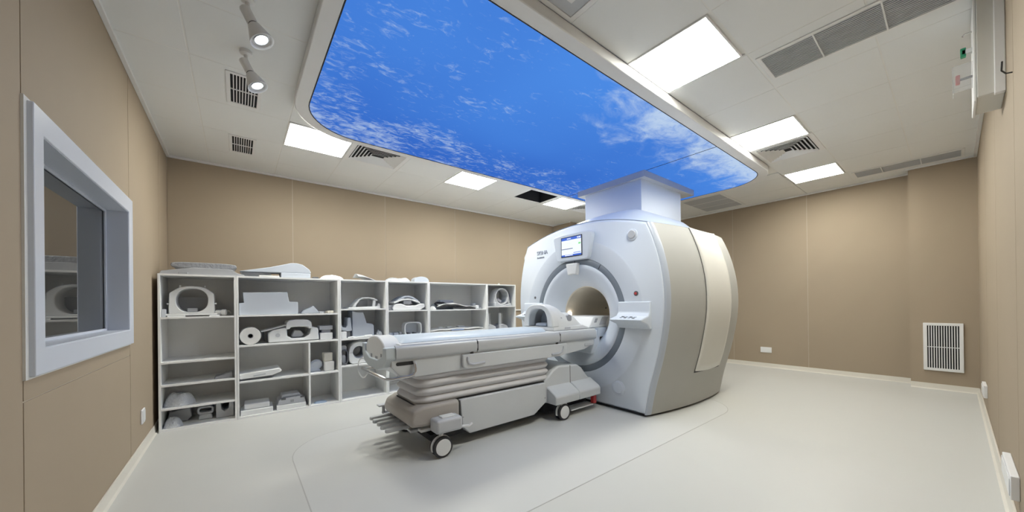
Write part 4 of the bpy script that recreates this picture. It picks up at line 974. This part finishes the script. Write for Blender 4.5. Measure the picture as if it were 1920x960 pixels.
for i, x in enumerate((1.64, 1.72, 1.80)):
    rnd_box(x, x+.065 if i < 2 else x+.03, 4.86, 4.95, z, z+.055+.012*(i == 2), 'foam_block', FOAM if i < 2 else MGREY, ['pale foam block against the unit side by the bracket coil', 'pale foam block in the middle beside the bracket coil', 'thin grey block right beside the bracket coil'][i], 'foam', .005)
z = .40
rnd_box(1.62, 1.78, 4.80, 5.0, z, z+.03, 'flat_case', FOAM, 'flat pale case on the shelf behind the push handle', 'case', .006)

# -- unit 5
z = 1.134
def blk(u, v):
    x = 2.36+.66*u; y = 4.80+.30*v
    return (x, y, z+.016+.085*math.sin(PI*min(1, u*1.3))**1.2*(.55+.45*v)+.022*noise.noise((x*6, y*6, 2))+.02*(1-u))
t = thing('blanket_coil', 'flexible white blanket coil with thick dark edge', 'coil', (2.7, 4.95, z))
M().grid(lambda u, v: (lambda p: (p[0], p[1], p[2]+.012))(blk(u, v)), 26, 12).build('cover', FOAMW, t, solid=.016, ang=70)
ed = [blk(i/25, 0) for i in range(26)]; M().tube([(x, y-.004, zz) for x, y, zz in ed], .014, 8).build('edge_binding', RUBBER, t)
M().tube([(2.37, 4.82, z+.05), (2.36, 4.88, z+.09), (2.40, 4.92, z+.105), (2.50, 4.90, z+.10), (2.58, 4.84, z+.06), (2.66, 4.81, z+.03), (2.80, 4.80, z+.018), (3.0, 4.81, z+.016)], .017, 8).build('edge_roll', RUBBER, t)
M().box(2.50, 2.74, 5.0, 5.12, z, z+.15).build('blue_fold', FOAM, t, bevel=.01)
bag(2.30, 4.86, z, .06, .07, .05, 'paper_bag', FOAMW, 'crumpled white sleeve beside the blanket coil', seed=15)
t = thing('plug_pair', 'white twin plugs beside the blanket coil', 'plug', (3.06, 4.86, z)); M().box(3.05, 3.11, 4.82, 4.92, z, z+.06).build('plug', PLAST, t, bevel=.012); M().box(3.06, 3.12, 4.93, 5.02, z, z+.09).build('plug', PLAST, t, bevel=.012); M().tube([(3.07, 4.85, z+.02), (3.12, 4.83, z+.01), (3.17, 4.85, z+.01), (3.18, 4.90, z+.012)], .008, 6).build('lead', LGREY, t)
z = .802
t = thing('flat_array', 'flat white array pad lying on the lower wide shelf', 'coil', (2.7, 4.93, z))
def fpad(u, v):
    x = 2.25+.92*u; y = 4.79+.32*v; e = min(u, 1-u, .12)/.12
    return (x, y, z+.016+.012*e+.010*noise.noise((x*5, y*5, 8)))
M().grid(fpad, 30, 10).build('pad', FOAMW, t, solid=.02, ang=70)
for x, y, w_ in ((2.47, 4.98, .07), (2.62, 5.0, .09), (2.78, 4.92, .12), (2.82, 5.02, .05)): M().box(x, x+w_, y, y+.06, z+.03, z+.06).build('module', PLAST, t, bevel=.006)
M().box(2.58, 2.80, 4.775, 4.79, z+.006, z+.024).build('blue_edge', mat('blue_edge', (.25, .32, .48), .5), t, bevel=.003)

# -- unit 6
z = 1.172
t = thing('ring_coil', 'open round coil standing on its foot in the end unit', 'coil', (3.56, 4.92, z))
M().lathe([(.125, 0), (.142, 0), (.146, .006), (.146, .17), (.142, .176), (.125, .176)], (3.57, 4.80, z+.165), 1, 40, closed=True).build('ring', PLAST, t, ang=40)
M().prism([(3.40, z), (3.405, z+.055), (3.43, z+.075), (3.50, z+.028), (3.58, z+.018), (3.66, z+.03), (3.73, z+.05), (3.76, z)], 1, 4.77, 4.99).build('foot', LGREY, t, bevel=.006)
M().prism([(3.40, z+.06), (3.42, z+.15), (3.45, z+.16), (3.47, z+.05)], 1, 4.82, 4.97).build('cheek', PLAST, t, bevel=.008)
M().prism([(3.70, z+.05), (3.70, z+.16), (3.735, z+.17), (3.76, z+.04)], 1, 4.82, 4.97).build('cheek', PLAST, t, bevel=.008)
M().box(3.50, 3.60, 4.86, 4.93, z+.08, z+.125).rot((3.55, 4.9, z+.1), 1, 32).build('mirror', LGREY, t, bevel=.006)
for i in range(4):
    rnd_box(3.245+.004*(i % 2), 3.42-.008*i, 5.0, 5.18, z+.095*i*.9, z+.095*i*.9+.082, 'foam_pad', [LGREY, FOAM, MGREY, LGREY][i], ['pale grey pad at the bottom of the stack behind the round coil', 'bluish pad second from the bottom of the stack behind the round coil', 'dark grey pad third up in the stack behind the round coil', 'grey pad topmost of the stack behind the round coil'][i], 'pad', .010)
z = .785
for x, l in ((3.27, 'clear upright U holder beside the wide unit wall'), (3.52, 'clear upright U holder nearer the scanner')):
    t = thing('knee_holder', l, 'holder', (x+.1, 4.92, z))
    for d in (0, .085): M().prism(rrect(x+d, x+d+.05, z+.02, z+.27, .024, 5), 1, 4.83, 4.86).move((0, d*.8, 0)).build('upright', CLEAR if d else PLAST, t, bevel=.004)
    M().prism([(x-.015, z), (x-.01, z+.06), (x+.06, z+.085), (x+.16, z+.05), (x+.17, z)], 1, 4.80, 5.0).build('base', LGREY, t, bevel=.012)

# cable trunking on the back wall beside the scanner
t = thing('cable_trunking', 'thin cream cable trunking on the back wall beside the scanner', 'trunking', (4.9, YB, 1.08))
M().box(4.25, 5.70, YB-.025, YB, 1.065, 1.095).build('channel', BASEB, t, bevel=.003)
M().box(4.25, 5.70, YB-.028, YB-.0252, 1.069, 1.091).build('lid', WHITE, t)
